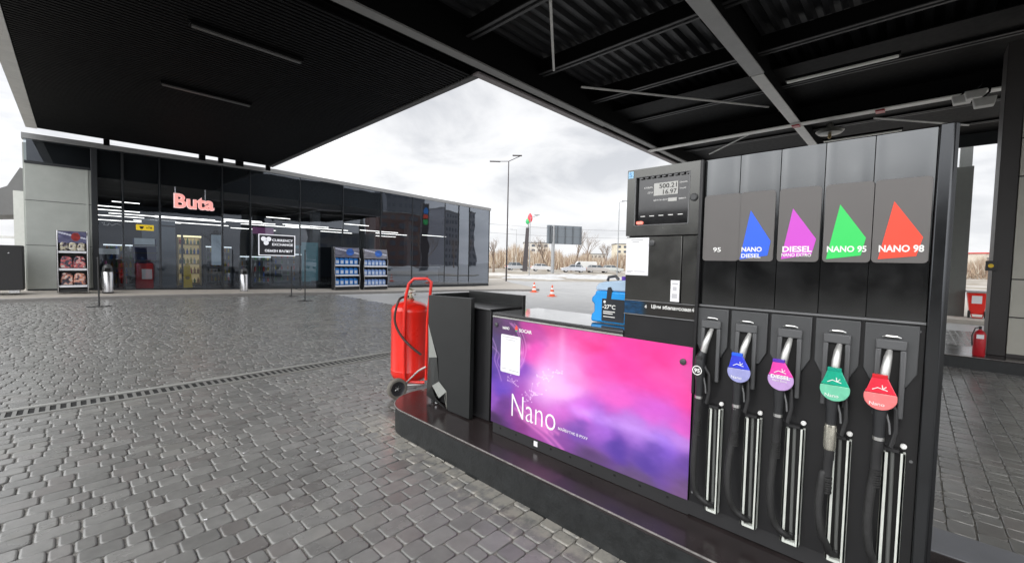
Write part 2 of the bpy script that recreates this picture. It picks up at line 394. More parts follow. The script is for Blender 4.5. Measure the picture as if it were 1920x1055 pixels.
vs_ = N(t, 'ShaderNodeVectorMath', operation='SCALE'); t.links.new(mr_.outputs[0], vs_.inputs[0]); t.links.new(s2.outputs[0], vs_.inputs['Scale'])
# dusty pale dirt blown up against the island kerb and in blotches
dirt = ramp(t, nb.outputs['Fac'], [(.55, (0, 0, 0)), (.75, (.3, .3, .3))])
md = N(t, 'ShaderNodeMixRGB', ins={2: (.26, .245, .215, 1)}); t.links.new(dirt, md.inputs[0]); t.links.new(vs_.outputs[0], md.inputs[1])
no2 = N(t, 'ShaderNodeTexNoise', ins={'Scale': .9, 'Detail': 7.0, 'Roughness': .7, 'Distortion': .6}); t.links.new(tcn.outputs['Object'], no2.inputs['Vector'])
oil = ramp(t, no2.outputs['Fac'], [(.58, (0, 0, 0)), (.68, (.35, .35, .35))])
mo = N(t, 'ShaderNodeMixRGB', ins={2: (.06, .056, .052, 1)}); t.links.new(oil, mo.inputs[0]); t.links.new(md.outputs[0], mo.inputs[1])
# mortar dust and broken fill where the paving meets the island kerb
sp3 = t.nodes.new('ShaderNodeSeparateXYZ'); t.links.new(tcn.outputs['Object'], sp3.inputs[0])
k1 = N(t, 'ShaderNodeMapRange', ins={'From Min': 1.75, 'From Max': 2.42, 'To Min': -.22, 'To Max': .26}); t.links.new(sp3.outputs[0], k1.inputs['Value'])
k2 = N(t, 'ShaderNodeMath', operation='ADD'); t.links.new(k1.outputs[0], k2.inputs[0]); t.links.new(nm.outputs['Fac'], k2.inputs[1])
k3 = N(t, 'ShaderNodeMapRange', ins={'From Min': .56, 'From Max': .74, 'To Min': 0., 'To Max': .8}); t.links.new(k2.outputs[0], k3.inputs['Value'])
k4 = N(t, 'ShaderNodeMath', operation='LESS_THAN', ins={1: 2.6}); t.links.new(sp3.outputs[0], k4.inputs[0])
k5 = N(t, 'ShaderNodeMath', operation='MULTIPLY'); t.links.new(k3.outputs[0], k5.inputs[0]); t.links.new(k4.outputs[0], k5.inputs[1])
k7 = N(t, 'ShaderNodeMapRange', ins={'From Min': 4.3, 'From Max': 5.0, 'To Min': 1., 'To Max': 0.}); t.links.new(sp3.outputs[1], k7.inputs['Value'])
k8 = N(t, 'ShaderNodeMath', operation='MULTIPLY'); t.links.new(k5.outputs[0], k8.inputs[0]); t.links.new(k7.outputs[0], k8.inputs[1]); k5 = k8
k6 = N(t, 'ShaderNodeMixRGB', ins={2: (.3, .285, .25, 1)}); t.links.new(k5.outputs[0], k6.inputs[0]); t.links.new(mo.outputs[0], k6.inputs[1])
t.links.new(k6.outputs[0], b.inputs['Base Color'])
rv = N(t, 'ShaderNodeMapRange', ins={'From Min': .3, 'From Max': .7, 'To Min': .15, 'To Max': .34}); t.links.new(nb.outputs['Fac'], rv.inputs['Value']); t.links.new(rv.outputs[0], b.inputs['Roughness'])
bp = N(t, 'ShaderNodeBump', ins={'Strength': .35, 'Distance': .003}); t.links.new(nf.outputs['Fac'], bp.inputs['Height']); t.links.new(bp.outputs[0], b.inputs['Normal'])
paving.data.materials.append(m)

for i, (x, y, a) in enumerate(((1.62, 4.15, .4), (1.1, 4.6, 1.2), (.62, 3.6, 2.2))):
    c_, s_ = math.cos(a)*.014, math.sin(a)*.014
    o = MB().add([(x-c_, y-s_, .004), (x+s_, y-c_, .006), (x+c_, y+s_, .004), (x-s_, y+c_, .009)], [(0, 1, 2, 3)]).build('paper_scrap', PAPER)
    tag(o, 'tiny white paper scrap lying on the near paving blocks', 'litter', 'paper scraps on the paving')
# ---------------------------------------------------------------- drain channel
dr = empty('drain_channel', (0, 7.5, 0), 'long slotted drain channel crossing the grey block paving', 'drain')
mb = MB(); mb.box(-6, 7.72, -.05, 20, 7.80, .004); mb.box(-6, 7.385, -.05, 20, 7.405, .003); mb.build('concrete_edging', mat('pale_edging', (.27, .27, .255), .7, var=.2, nscale=6), dr)
mb = MB(); x = -6
while x < 20:
    mb.box(x, 7.44, -.008, x+.036, 7.69, -.003); x += .088
mb.box(-6, 7.408, -.02, 20, 7.438, .001); mb.box(-6, 7.69, -.02, 20, 7.717, .001)
mb.build('grating', mat('drain_grating', (.19, .19, .18), .5, metal=.1), dr)
mb = MB(); mb.box(-6, 7.41, -.0125, 20, 7.715, -.0095); mb.build('channel_bed', mat('drain_black', (.004, .004, .004), .9), dr)

# ---------------------------------------------------------------- shop pavement
def ztop(x): return float(np.interp(x, [-8, -2, .9, 5.5, 11, 16, 22, 30], [.5, .46, .40, .28, .17, .10, .04, .03]))
fr = [(-14, 21.9), (-6, 21.9), (-3, 21.85), (0, 21.8), (3, 21.7), (6.4, 21.6), (10, 21.5), (13, 21.4), (15, 21.2), (17, 20.9), (18.6, 20.4), (19.6, 20.0), (20.5, 19.4), (21.0, 18.9), (21.6, 18.7), (22.4, 18.8), (23.4, 20.0), (24.6, 22.0), (27, 26), (31, 31)]
V = []; F = []
for (x, y) in fr:
    g = float(gz(x, y)); ze = g+.11+.0*x
    V += [(x, y, g-.1), (x, y+.0, ze-.015), (x, y+.02, ze), (x, y+.16, ze+.005)]
    if x < 22.5: V += [(x, 23.9 if y < 23.5 else y+1, ztop(x)), (x, 40, ztop(x))]
    else: V += [(x-1.5, y+1.5, .06), (x-6, y+14, .06)]
n = len(fr)
Fk = []; Fp = []
for i in range(n-1):
    for k in range(5):
        q = (i*6+k, (i+1)*6+k, (i+1)*6+k+1, i*6+k+1); (Fk if k < 3 else Fp).append(q)
for nm_, ff, mm in (('kerb', Fk, KERB), ('pavement', Fp, PAVE)):
    mb = MB(); mb.add(V, ff); tag(mb.build(nm_, mm), kind='structure')

# ================================================================ CANOPY
cp = empty('station_canopy', (6.8, 7.8, 0), 'huge black forecourt canopy with slatted soffit over the pumps and shop front', 'canopy')
CZ = 6.4
mb = MB(); y = 7.98
while y < 23.2:
    mb.box(-.85, y, CZ, 6.72, y+.075, CZ+.05); y += .125
mb.build('soffit_slats', CANB, cp, smooth=0)
MB().box(-.9, 7.9, CZ+.12, 6.75, 23.25, CZ+.16).build('soffit_backing', CANB, cp)
fa = MB(); fa.box(6.78, 7.86, CZ+.02, 6.86, 23.3, 8.85); fa.box(6.86, 7.78, CZ+.02, 22.3, 7.86, 8.85); fa.box(-1.15, 7.86, CZ+.02, -1.07, 23.3, 8.85)
fa.box(-1.15, 23.3, CZ+.02, 6.86, 23.36, 8.6); fa.box(22.3, -9, CZ+.02, 22.38, 7.86, 8.85); fa.box(-1.15, -9.08, CZ+.02, 22.3, -9, 8.85)
fa.box(-1.15, -9, CZ+.02, -1.07, 7.86, 8.85)
fo = fa.build('fascia', FASC, cp)
# embossed tiles on the fascia towards the shop
mb = MB(); z = CZ+.2; k = 0
while z < 8.6:
    x = 7.0+(k % 2)*.2
    while x < 22.1:
        mb.add([(x, 7.861, z), (x+.34, 7.861, z), (x+.34, 7.861, z+.2), (x, 7.861, z+.2), (x+.17, 7.93, z+.1)], [(1, 0, 4), (2, 1, 4), (3, 2, 4), (0, 3, 4)]); x += .4
    z += .24; k += 1
mb.build('embossed_tile', FASC, fo, smooth=0).__setitem__('kind', 'stuff')
mb = MB(); mb.box(-1.15, 7.75, CZ-.02, -.87, 23.3, CZ+.02); mb.build('edge_flange', CANL, cp)
mb = MB(); mb.box(6.73, 7.87, CZ-.03, 6.9, 23.3, CZ+.02); mb.build('edge_flange', CANG, cp)
mb = MB(); mb.box(6.72, 7.70, CZ-.03, 22.3, 7.9, CZ+.02); mb.build('edge_flange', mat('pinkish_grey_flange', (.3, .27, .275), .5), cp)
# deep edge girder along the front
mb = MB(); mb.box(-1.05, 7.32, CZ-.005, 12.0, 7.56, CZ+.03); mb.box(12.03, 7.32, CZ-.005, 16.0, 7.52, CZ+.03); mb.box(16.03, 7.32, CZ-.005, 22.2, 7.5, CZ+.03); mb.build('girder_flange', mat('girder_flange_grey', (.26, .26, .255), .5, var=.2, nscale=3), cp)
MB().box(-1.05, 7.30, CZ+.03, 22.2, 7.38, 7.35).build('girder_web', CANB, cp)
MB().box(-1.05, 7.56, CZ+.06, 22.2, 7.7, 7.2).build('gutter_box', CANB, cp)
# cross beams
bx_ = MB(); bx_.box(-1, 2.72, CZ, 11.1, 3.02, CZ+.03); bx_.build('beam_flange', mat('beam_flange_grey', (.42, .425, .425), .5, var=.2, nscale=3), cp)
bx_ = MB(); bx_.box(11.13, 2.75, CZ-.01, 22.2, 3.0, CZ+.02); bx_.build('beam_flange', CANL, cp)
MB().box(-1, 2.83, CZ+.03, 22.2, 2.91, 7.3).build('beam_web', CANB, cp)
MB().box(15.46, -9, CZ-.05, 15.74, 7.7, CZ-.02).build('beam_flange', mat('white_beam', (.85, .85, .82), .5, var=.1), cp)
MB().box(15.58, -9, CZ-.02, 15.64, 7.3, 7.2).build('beam_web', CANB, cp)
for k, x in enumerate((1.2, 3.6, 6.1, 8.55, 11.0, 13.4, 18.2, 20.6)):
    mb = MB(); mb.box(x-.03, -9, CZ+.42, x+.03, 7.3, 7.2); mb.build('purlin_web', CANB, cp)
    mb = MB(); mb.box(x-.11, -9, CZ+.4, x-.04, 7.3, CZ+.42); mb.box(x+.04, -9, CZ+.4, x+.11, 7.3, CZ+.42); mb.build('purlin_flange', mat('purlin_grey', (.04, .04, .042), .5), cp)
mb = MB(); prof = []; y = -9.
while y < 7.3:
    prof += [(y, 7.22), (y+.09, 7.22), (y+.14, 7.31), (y+.25, 7.31)]; y += .3
n = len(prof); vs = [(-1.05, p[0], p[1]) for p in prof]+[(22.3, p[0], p[1]) for p in prof]
mb.add(vs, [(i, i+1, n+i+1, n+i) for i in range(n-1)]); mb.build('corrugated_deck', DECK, cp, smooth=0)
MB().box(-1.05, -9, 7.42, 22.3, 7.8, 7.5).build('roof_sheet', CANB, cp)
MB().box(-1.05, 7.8, 7.42, 6.8, 23.3, 7.5).build('roof_sheet', CANB, cp)
MB().box(12.2, -9, 6.86, 22.3, 7.3, 6.88).build('dark_cover_panel', CANB, cp)  # black panel added under the purlins to darken the far deck
for a, b_ in (((6.0, 4.95, 6.62), (8.2, 6.6, 6.62)), ((9.4, 6.62, 6.6), (14.1, 3.3, 6.6)), ((18.4, 6.4, 6.6), (16.4, 4.3, 6.6)), ((16.8, 1.1, 6.5), (19.4, -1., 6.5))):
    MB().cyl(a, b_, .028, seg=8).build('brace_rod', CANL, cp)
for x, w in ((.95, .09), (4.05, .12), (4.75, .1), (5.5, .16), (6.72, .1)):
    MB().box(x-w, 23.36, 6.2, x+w, 23.46, 6.7).build('hanger_post', CANB, cp)
mb = MB()
for x, y in ((15.61, 2.87), (15.61, .9)): mb.box(x-.14, y-.1, CZ-.09, x+.14, y+.1, CZ-.052)
mb.build('clamp', DRED, cp, bevel=.01)

def soffit_light(loc, lx, ly, label, m):
    o = empty('strip_light', loc, label, 'ceiling light')
    x, y, z = loc
    mb = MB(); mb.box(x-lx-.03, y-ly-.03, z, x+lx+.03, y+ly+.03, z+.06); mb.build('housing', CANB, o, bevel=.006)
    mb = MB(); mb.prism(rrect(x-lx, y-ly, x+lx, y+ly, .03), 2, z-.03, z); mb.build('diffuser', m, o)
    return o
DIFF = mat('dusty_diffuser', (.75, .77, .72), .35, var=.3, nscale=5)
DIFF2 = mat('grey_diffuser', (.1, .1, .1), .3, var=.4, nscale=6)
soffit_light((2.63, 10.27, 6.33), 1.0, .05, 'long unlit strip light on the dark slatted soffit, nearer the viewer', DIFF2)
soffit_light((2.64, 14.32, 6.33), 1.0, .05, 'long unlit strip light on the dark slatted soffit, nearer the shop', DIFF2)
soffit_light((11.8, 1.42, 6.33), .05, .98, 'pale tube light under the open canopy, above the cross beams', DIFF)
soffit_light((17.8, 1.47, 6.27), .05, .98, 'pale tube light just above the top edge of the fuel dispenser', DIFF)
pl = empty('pendant_lamp', (15.9, 2.05, 6.2), 'round dark pendant lamp hanging below the canopy beam', 'lamp')
MB().lathe((15.9, 2.05, 5.98), [(.04, 0), (.3, .03), (.36, .1), (.34, .14), (.1, .2), (.06, .36)], 24).build('shade', mat('lamp_dark', (.12, .12, .11), .3, metal=.5), pl)
MB().lathe((15.9, 2.05, 5.86), [(.02, 0), (.05, .04), (.04, .13)], 12).build('nub', mat('brass', (.4, .3, .15), .4, metal=.7), pl)
for i, (loc, lab) in enumerate((((15.3, -.62, 6.2), 'left white floodlight clamped to the pale canopy beam'), ((14.9, -.82, 6.15), 'middle white floodlight on bent arm under the canopy beam'), ((14.2, -.92, 5.75), 'lowest white floodlight hanging beside the clad column'))):
    o = empty('floodlight', loc, lab, 'floodlight')
    x, y, z = loc
    mb = MB(); mb.hexa([(x-.12, y-.18, z-.12), (x+.12, y-.18, z-.12), (x+.12, y+.12, z-.12), (x-.12, y+.12, z-.12)], [(x-.08, y-.22, z+.08), (x+.08, y-.22, z+.08), (x+.08, y+.16, z+.08), (x-.08, y+.16, z+.08)]); mb.build('lamp_head', CANL, o, bevel=.02)
    MB().tube([(x, y, z+.08), (x+.02, y-.1, z+.2), (x+.1, y-.12, z+.4)], .02, 8).build('arm', CANB, o)

# ================================================================ SHOP
sh = empty('shop_building', (10, 24, 0), 'low black glass-fronted filling station shop with concrete end wall', 'shop')
FY = 24.0
def ptop(x): return float(np.interp(x, [-1.3, 7.2, 22.4], [6.3, 6.42, 6.07]))
TRIM = mat('graphite_trim', (.035, .038, .042), .4, metal=.4)
TRIML = mat('grey_roof_trim', (.3, .3, .3), .45, metal=.4)
mb = MB()
xs = [-1.3, 7.2, 22.45]
for a, c_ in zip(xs[:-1], xs[1:]):
    za, zc = ptop(a), ptop(c_)
    mb.hexa([(a, FY-.06, za-.2), (c_, FY-.06, zc-.2), (c_, FY+.4, zc-.2), (a, FY+.4, za-.2)], [(a, FY-.06, za), (c_, FY-.06, zc), (c_, FY+.4, zc), (a, FY+.4, za)])
mb.build('parapet', TRIML, sh)
MB().box(-1.25, FY+.4, 5.55, 22.4, 40, 5.7).build('roof', TRIM, sh)
mb = MB(); mb.box(-1.25, FY, .3, .5, FY+.25, 5.2); mb.build('concrete_wall', CONC, sh, bevel=.01)
mb = MB()
for z in (3.83, 2.15): mb.box(-1.26, FY-.004, z, .5, FY+.02, z+.02)
mb.build('panel_joint', mat('joint_dark_grey', (.08, .08, .08), .9), sh)  # dark grey lines for the joints between wall panels
MB().box(-1.25, FY-.005, .2, .5, FY+.2, .5).build('plinth', TRIM, sh)
MB().box(.5, FY-.06, .2, .68, FY+.2, 6.1).build('wall_frame', TRIM, sh, bevel=.01)
MB().box(.36, FY-.03, .5, .42, FY, 5.2).build('downpipe', CONC, sh)
MB().box(-1.25, FY-.02, 5.2, .5, FY+.2, 5.3).build('band_trim', TRIM, sh)
MB().box(-1.3, FY+.3, 0, -1.2, 40, 6.0).build('side_wall', CONC, sh)
MB().box(22.3, FY+.1, 0, 22.38, 40, 5.9).build('side_wall', TRIM, sh)
MB().box(-1.2, 36, 0, 22.3, 36.1, 5.6).build('interior_wall', INT, sh)
MB().box(.6, 24.1, .2, 22.3, 36, .36).build('interior_floor', INTF, sh)
MB().box(-1.2, 24.3, 5.0, 22.3, 36, 5.1).build('interior_ceiling', INTC, sh)
MB().box(.52, 24.3, .3, .62, 36, 5.0).build('interior_wall', INT, sh)
# glass
gm = bpy.data.materials.new('coated_shop_glass'); gm.use_nodes = True; t = gm.node_tree; t.nodes.clear()
tr = N(t, 'ShaderNodeBsdfTransparent', ins={0: (.66, .72, .75, 1)}); gl = N(t, 'ShaderNodeBsdfGlossy', ins={0: (.78, .84, .95, 1), 'Roughness': .012})
tcn = t.nodes.new('ShaderNodeTexCoord'); nn = N(t, 'ShaderNodeTexNoise', ins={'Scale': .55, 'Detail': 1.5}); t.links.new(tcn.outputs['Object'], nn.inputs['Vector'])
bpn = N(t, 'ShaderNodeBump', ins={'Strength': .3, 'Distance': .02}); t.links.new(nn.outputs['Fac'], bpn.inputs['Height']); t.links.new(bpn.outputs[0], gl.inputs['Normal'])
lw = N(t, 'ShaderNodeLayerWeight', ins={0: .5}); ma = N(t, 'ShaderNodeMath', operation='MULTIPLY_ADD', ins={1: .95, 2: .07}); t.links.new(lw.outputs[1], ma.inputs[0])
ms = t.nodes.new('ShaderNodeMixShader'); t.links.new(ma.outputs[0], ms.inputs[0]); t.links.new(tr.outputs[0], ms.inputs[1]); t.links.new(gl.outputs[0], ms.inputs[2])
ou = t.nodes.new('ShaderNodeOutputMaterial'); t.links.new(ms.outputs[0], ou.inputs[0])
mul = [.68, 1.43, 2.62, 4.93, 6.1, 8.44, 10.79, 13.18, 15.44, 18.09, 19.34, 20.35, 22.35]
for a, c_ in zip(mul[:-1], mul[1:]):
    ty = rng.uniform(-.012, .012); tz = rng.uniform(-.02, .02)
    MB().add([(a+.01, FY+ty, .25), (c_-.01, FY-ty, .25), (c_-.01, FY-ty+tz, ptop(c_)-.2), (a+.01, FY+ty+tz, ptop(a)-.2)], [(0, 1, 2, 3)]).build('glass_pane', gm, sh)
MB().add([(-1.25, FY+.01, 5.3), (.5, FY-.01, 5.3), (.5, FY-.01, 6.12), (-1.25, FY+.01, 6.1)], [(0, 1, 2, 3)]).build('glass_pane', gm, sh)
for i, x in enumerate(mul[1:]):
    w = .045 if i < 4 else .02
    MB().box(x-.014, FY-.03, .42, x+.014, FY+.015, ptop(x)-.2).build('joint_strip', TRIM, sh)
    MB().box(x-w, FY+.02, .25, x+w, FY+.12, ptop(x)-.2).build('mullion', TRIM, sh)
MB().box(.68, FY+.02, .0, 22.4, FY+.14, .42).build('sill_band', TRIM, sh)
MB().box(2.62, FY+.03, 3.15, 6.1, FY+.1, 3.22).build('door_header', TRIM, sh)
MB().box(3.35, FY+.03, .3, 3.42, FY+.09, 3.15).build('door_stile', TRIM, sh)
MB().box(4.18, FY+.03, .3, 4.25, FY+.09, 3.15).build('door_stile', TRIM, sh)
mb = MB()
for a, c_ in ((-1.2, 7.2), (7.2, 22.3)): mb.hexa([(a, FY+.3, 5.1), (c_, FY+.3, 5.1), (c_, FY+.38, 5.1), (a, FY+.38, 5.1)], [(a, FY+.3, ptop(a)-.1), (c_, FY+.3, ptop(c_)-.1), (c_, FY+.38, ptop(c_)-.1), (a, FY+.38, ptop(a)-.1)])
mb.build('upper_backing', INTC, sh)
# interior lights
for k, (x, y, z, L) in enumerate([(.9, 25.6, 3.95, 1.2), (1.1, 27, 3.9, 2.2), (2.4, 29, 3.9, 2.4), (1.2, 31, 3.9, 3), (3.9, 26.5, 3.75, 2.4), (4.6, 29.5, 3.9, 3.2), (6.2, 25.8, 3.8, 1.8), (7.0, 27.6, 3.85, 2.6), (8.8, 30, 3.9, 3.4), (9.6, 26.3, 3.8, 2.6), (11.6, 28.6, 3.85, 3.2), (14.4, 26.4, 3.8, 2.8), (16.8, 29.0, 3.85, 3.2), (19.2, 26.8, 3.8, 2.2), (13.6, 32, 3.9, 3.0), (5.6, 33, 3.9, 3.0)]):
    o = tag(MB().box(x-L/2, y-.02, z, x+L/2, y+.02, z+.03).build('tube_light', GLOW), 'lit white tube light hanging inside the dark shop', 'tube light', 'lit tube lights inside the shop')
for k, (x, y, z, L) in enumerate([(1.6, 25.2, 4.15, .9), (3.2, 30.2, 3.7, 2.0), (7.8, 25.4, 4.05, 1.2), (8.2, 31.5, 3.7, 2.6), (10.6, 30.2, 4.0, 1.8), (12.4, 25.6, 4.05, 1.6), (17.6, 31.4, 3.8, 2.0), (2.0, 33.4, 3.8, 2.4)]):
    tag(MB().box(x-L/2, y-.018, z, x+L/2, y+.018, z+.028).build('tube_light', GLOW), 'lit white tube light hanging inside the dark shop', 'tube light', 'lit tube lights inside the shop')
# interior fittings
def shelf_unit(x, y, w, h, z0, label, lit, nb, warm=True):
    o = empty('shelf_unit', (x, y, z0), label, 'shelf')
    fm = mat('warm_shelf_wood', (.5, .36, .16), .5) if warm else mat('grey_shelf_metal', (.25, .26, .28), .5)
    mb = MB(); mb.box(x-w/2, y+.3, z0, x+w/2, y+.34, z0+h); mb.box(x-w/2, y, z0, x-w/2+.05, y+.3, z0+h); mb.box(x+w/2-.05, y, z0, x+w/2, y+.3, z0+h); mb.build('carcass', fm, o)
    n = 5
    for k in range(n): MB().box(x-w/2+.05, y, z0+.1+k*h/n, x+w/2-.05, y+.3, z0+.14+k*h/n).build('shelf', fm, o)
    if not lit: MB().box(x-w/2, y-.03, z0+h, x+w/2, y+.03, z0+h+.05).build('glow_bar', mat('added_cool_glow', (.8, .85, .9), .5, emit=(.9, .95, 1), estr=1.4), o)  # glowing bar added to brighten the goods, not a known shop lamp
    if lit: MB().box(x-w/2+.05, y+.28, z0+.15, x+w/2-.05, y+.3, z0+h-.05).build('backlit_panel', mat('warm_back_glow', (.8, .65, .3), .5, emit=(1, .78, .4), estr=.22), o)
    if lit: MB().box(x-w/2, y-.03, z0+h, x+w/2, y+.03, z0+h+.08).build('glow_bar', mat('warm_glow', (.9, .8, .5), .5, emit=(1, .85, .5), estr=1.6), o)
    for k in range(n):
        for q in range(nb):
            bx = x-w/2+.12+(w-.24)*q/(nb-1)+random.uniform(-.01, .01); zz = z0+.14+k*h/n; hh = random.uniform(.22, .32)
            c = random.choice([(.02, .03, .015), (.3, .12, .02), (.55, .45, .08), (.06, .2, .07), (.5, .03, .03), (.5, .52, .55), (.04, .12, .45)])
            bo = MB().lathe((bx, y+.1, zz), [(.045, 0), (.047, hh*.6), (.02, hh*.75), (.02, hh)], 8).build('bottle', mat('bottle_%d_%d' % (int(c[0]*1000), int(c[2]*1000)), c, .25))
            tag(bo, 'small bottle standing on %s' % label.replace('tall ', 'the ').split(' with ')[0], 'bottle', 'bottles on '+label.split(' with ')[0])
    return o
shelf_unit(3.95, 26.0, .95, 2.4, .4, 'tall warm lit bottle shelf behind the shop doors', True, 6)
shelf_unit(8.9, 27.2, 1.6, 1.7, .38, 'tall grey shelf behind the currency exchange sign', False, 5, False)
o = empty('snack_stand', (2.1, 24.9, .38), 'red snack stand behind the window left of the doors', 'display stand')
mb = MB(); mb.box(1.85, 24.8, .38, 2.45, 25.2, 1.5); mb.build('body', DRED, o, bevel=.02)
MB().box(2.05, 24.78, .8, 2.4, 24.8, 1.25).build('white_label', PAPER, o)
for z in (1.6, 1.95, 2.3): MB().box(1.8, 24.85, z, 2.6, 25.25, z+.04).build('tray', DGREY, o)
mb = MB(); mb.box(1.8, 25.25, 1.5, 2.6, 25.3, 2.6); mb.build('back_board', mat('navy_board', (.03, .04, .14), .5), o)
for i_, (x, y, w, h, lab) in enumerate(((1.5, 26.6, 1.2, 1.9, 'tall grey shelf behind the far left shop window with bottled goods'), (6.9, 26.2, 1.5, 1.5, 'low grey shelf under the currency exchange sign with bottled goods'), (5.6, 28.2, 1.2, 2.0, 'tall grey shelf right of the shop doors with bottled goods'), (13.2, 27.5, 2.2, 1.5, 'long grey shelf behind the right racks with bottled goods'))):
    o = shelf_unit(x, y, w, h, .38, lab, False, 7, False)
for i_, (x, z, w, h, c, lab) in enumerate(((4.95, 2.2, .5, 1.5, (.35, .42, .5), 'pale blue advertising panel inside right of the shop doors'), (7.0, 3.3, 1.0, .35, (.3, .1, .25), 'purple advertising panel above the currency exchange sign'), (1.0, 2.0, .7, .25, (.5, .52, .55), 'pale strip panel inside the far left window'), (9.4, 1.7, .9, 2.2, (.08, .2, .24), 'teal lit panel left of the display racks'), (2.2, 2.45, .7, .35, (.4, .45, .5), 'small pale notice board below the yellow sign'))):
    o = tag(MB().box(x-w/2, 25.2, z-h/2, x+w/2, 25.24, z+h/2).build('advertising_panel', mat('ad_panel_%d' % i_, c, .5, var=.4, nscale=2.5, emit=c, estr=.25)), lab, 'panel')
for i_, x in enumerate((11.2, 15.2, 18.4)):
    o = tag(MB().box(x-.25, 28.9, .36, x+.25, 29.4, 5.0).build('interior_pillar', mat('pillar_grey', (.14, .15, .17), .5)), ['slim grey pillar behind the display racks', 'slim grey pillar deep inside the shop above the counter', 'slim grey pillar behind the right panes'][i_], 'pillar')
o = empty('service_counter', (16.5, 26, .36), 'long dark service counter deep inside the right half of the shop', 'counter')
MB().box(14, 26, .36, 19, 26.7, 1.4).build('front', mat('counter_front', (.1, .11, .13), .4), o, bevel=.02)
MB().box(13.9, 25.9, 1.4, 19.1, 26.8, 1.46).build('worktop', mat('counter_top', (.35, .35, .36), .3), o)
o = empty('glass_fridge', (9.5, 29, .36), 'tall teal lit drinks fridge at the back of the shop', 'fridge')
MB().box(8.9, 29, .36, 10.9, 29.7, 2.7).build('cabinet', mat('teal_fridge', (.05, .16, .2), .3, emit=(.1, .35, .45), estr=.18), o, bevel=.03)
for k in range(3): MB().box(8.98+k*.65, 28.97, .5, 8.98+k*.65+.58, 29, 2.5).build('door', mat('fridge_glass', (.06, .12, .15), .1), o)
o = empty('partition', (3.0, 27.5, .36), 'pale blue partition panel behind the yellow sign', 'panel')
MB().box(2.3, 27.5, .36, 3.6, 27.56, 3.6).build('panel', mat('pale_blue_panel', (.3, .36, .45), .5), o)
MB().box(2.25, 27.49, 3.6, 3.65, 27.57, 3.66).build('top_rail', STEEL, o)
for i, (x, y) in enumerate(((1.3, 25.6), (5.0, 25.5))):
    o = empty('round_table', (x, y, .36), ['small round table behind the far left shop window', 'small round table behind the glass right of the doors'][i], 'table')
    MB().lathe((x, y, 1.05), [(.34, 0), (.35, .015), (.34, .03)], 20).build('tabletop', mat('table_wood', (.15, .1, .07), .4), o)
    MB().lathe((x, y, .36), [(.2, 0), (.2, .02), (.03, .04), (.03, .69)], 14).build('leg', BLKM, o)

# signs
bs = empty('illuminated_sign', (3.12, 23.9, 4.0), 'glowing pink red Buta letters hung above the shop doors', 'sign')
text('Buta', 'S', (3.12, 23.9, 4.03), 'letters', mat('sign_red_glow', (.7, .3, .27), .5, emit=(1, .42, .38), estr=.75), bs, w=1.44, h=.6, depth=.08, bold=.02)
text('Buta', 'S', (3.09, 23.97, 4.0), 'letter_rim', mat('sign_white_rim', (.8, .7, .7), .5, emit=(1, .75, .75), estr=.5), bs, w=1.50, h=.66, depth=.06, bold=.035)
for x in (3.15, 4.25): MB().cyl((x, 23.98, 4.4), (x, 23.98, 4.95), .012, seg=6).build('hanger', STEEL, bs)
ys = empty('yellow_sign', (1.8, 23.95, 2.9), 'small yellow rectangular sign on the glass left of the doors', 'sign')
MB().prism(rrect(1.82, 2.93, 2.4, 3.17, .03), 1, 23.93, 23.97).build('board', mat('yellow_sign_face', (.85, .6, .02), .4, emit=(1, .72, .05), estr=.25), ys)
MB().add([(1.92, 23.926, 3.1), (2.08, 23.926, 3.1), (2.04, 23.926, 2.99), (1.96, 23.926, 2.99)], [(3, 2, 1, 0)]).build('icon', BLKM, ys)
text('АТМ', 'S', (2.14, 23.928, 3.0), 'lettering', BLKM, ys, w=.2, h=.1, depth=.002, bold=.02)
cs = empty('exchange_sign', (6.43, 23.95, 2.0), 'white framed currency exchange sign on the shop window', 'sign')
SGW = mat('sign_white_glow', (.8, .8, .82), .5, emit=(.9, .92, 1), estr=.55)
MB().box(6.45, 23.96, 2.0, 8.15, 23.985, 3.05).build('board', mat('sign_dark_board', (.03, .03, .04), .3), cs)
mb = MB(); mb.box(6.43, 23.94, 1.98, 8.17, 23.97, 2.02); mb.box(6.43, 23.94, 3.03, 8.17, 23.97, 3.07); mb.box(6.43, 23.94, 2.02, 6.47, 23.97, 3.03); mb.box(8.13, 23.94, 2.02, 8.17, 23.97, 3.03); mb.build('frame', SGW, cs)
for x, z in ((6.66, 2.83), (6.9, 2.83), (6.78, 2.63)): MB().lathe((x, 23.958, z), [(.115, 0), (.115, -.012)], 24, 'Y').build('coin_symbol', SGW, cs)
for s_, x, z, w, h in (('CURRENCY', 7.06, 2.72, 1.0, .13), ('EXCHANGE', 7.06, 2.5, 1.0, .13), ('ОБМІН ВАЛЮТ', 6.72, 2.17, 1.32, .13)):
    text(s_, 'S', (x, 23.958, z), 'lettering', SGW, cs, w=w, h=h, depth=.008, bold=.02)
fs_ = empty('window_lettering', (.8, 23.95, 3.0), 'faint grey mirrored lettering on the far left shop window', 'window sign')
MB().tube([(.78, 23.96, 3.15), (.86, 23.96, 3.18), (.84, 23.96, 3.07), (.95, 23.96, 3.05), (1.0, 23.96, 3.16), (1.08, 23.96, 3.06), (1.2, 23.96, 3.14), (1.34, 23.96, 3.1)], .012, 6).build('lettering', mat('faint_sign_grey', (.35, .38, .42), .5), fs_)

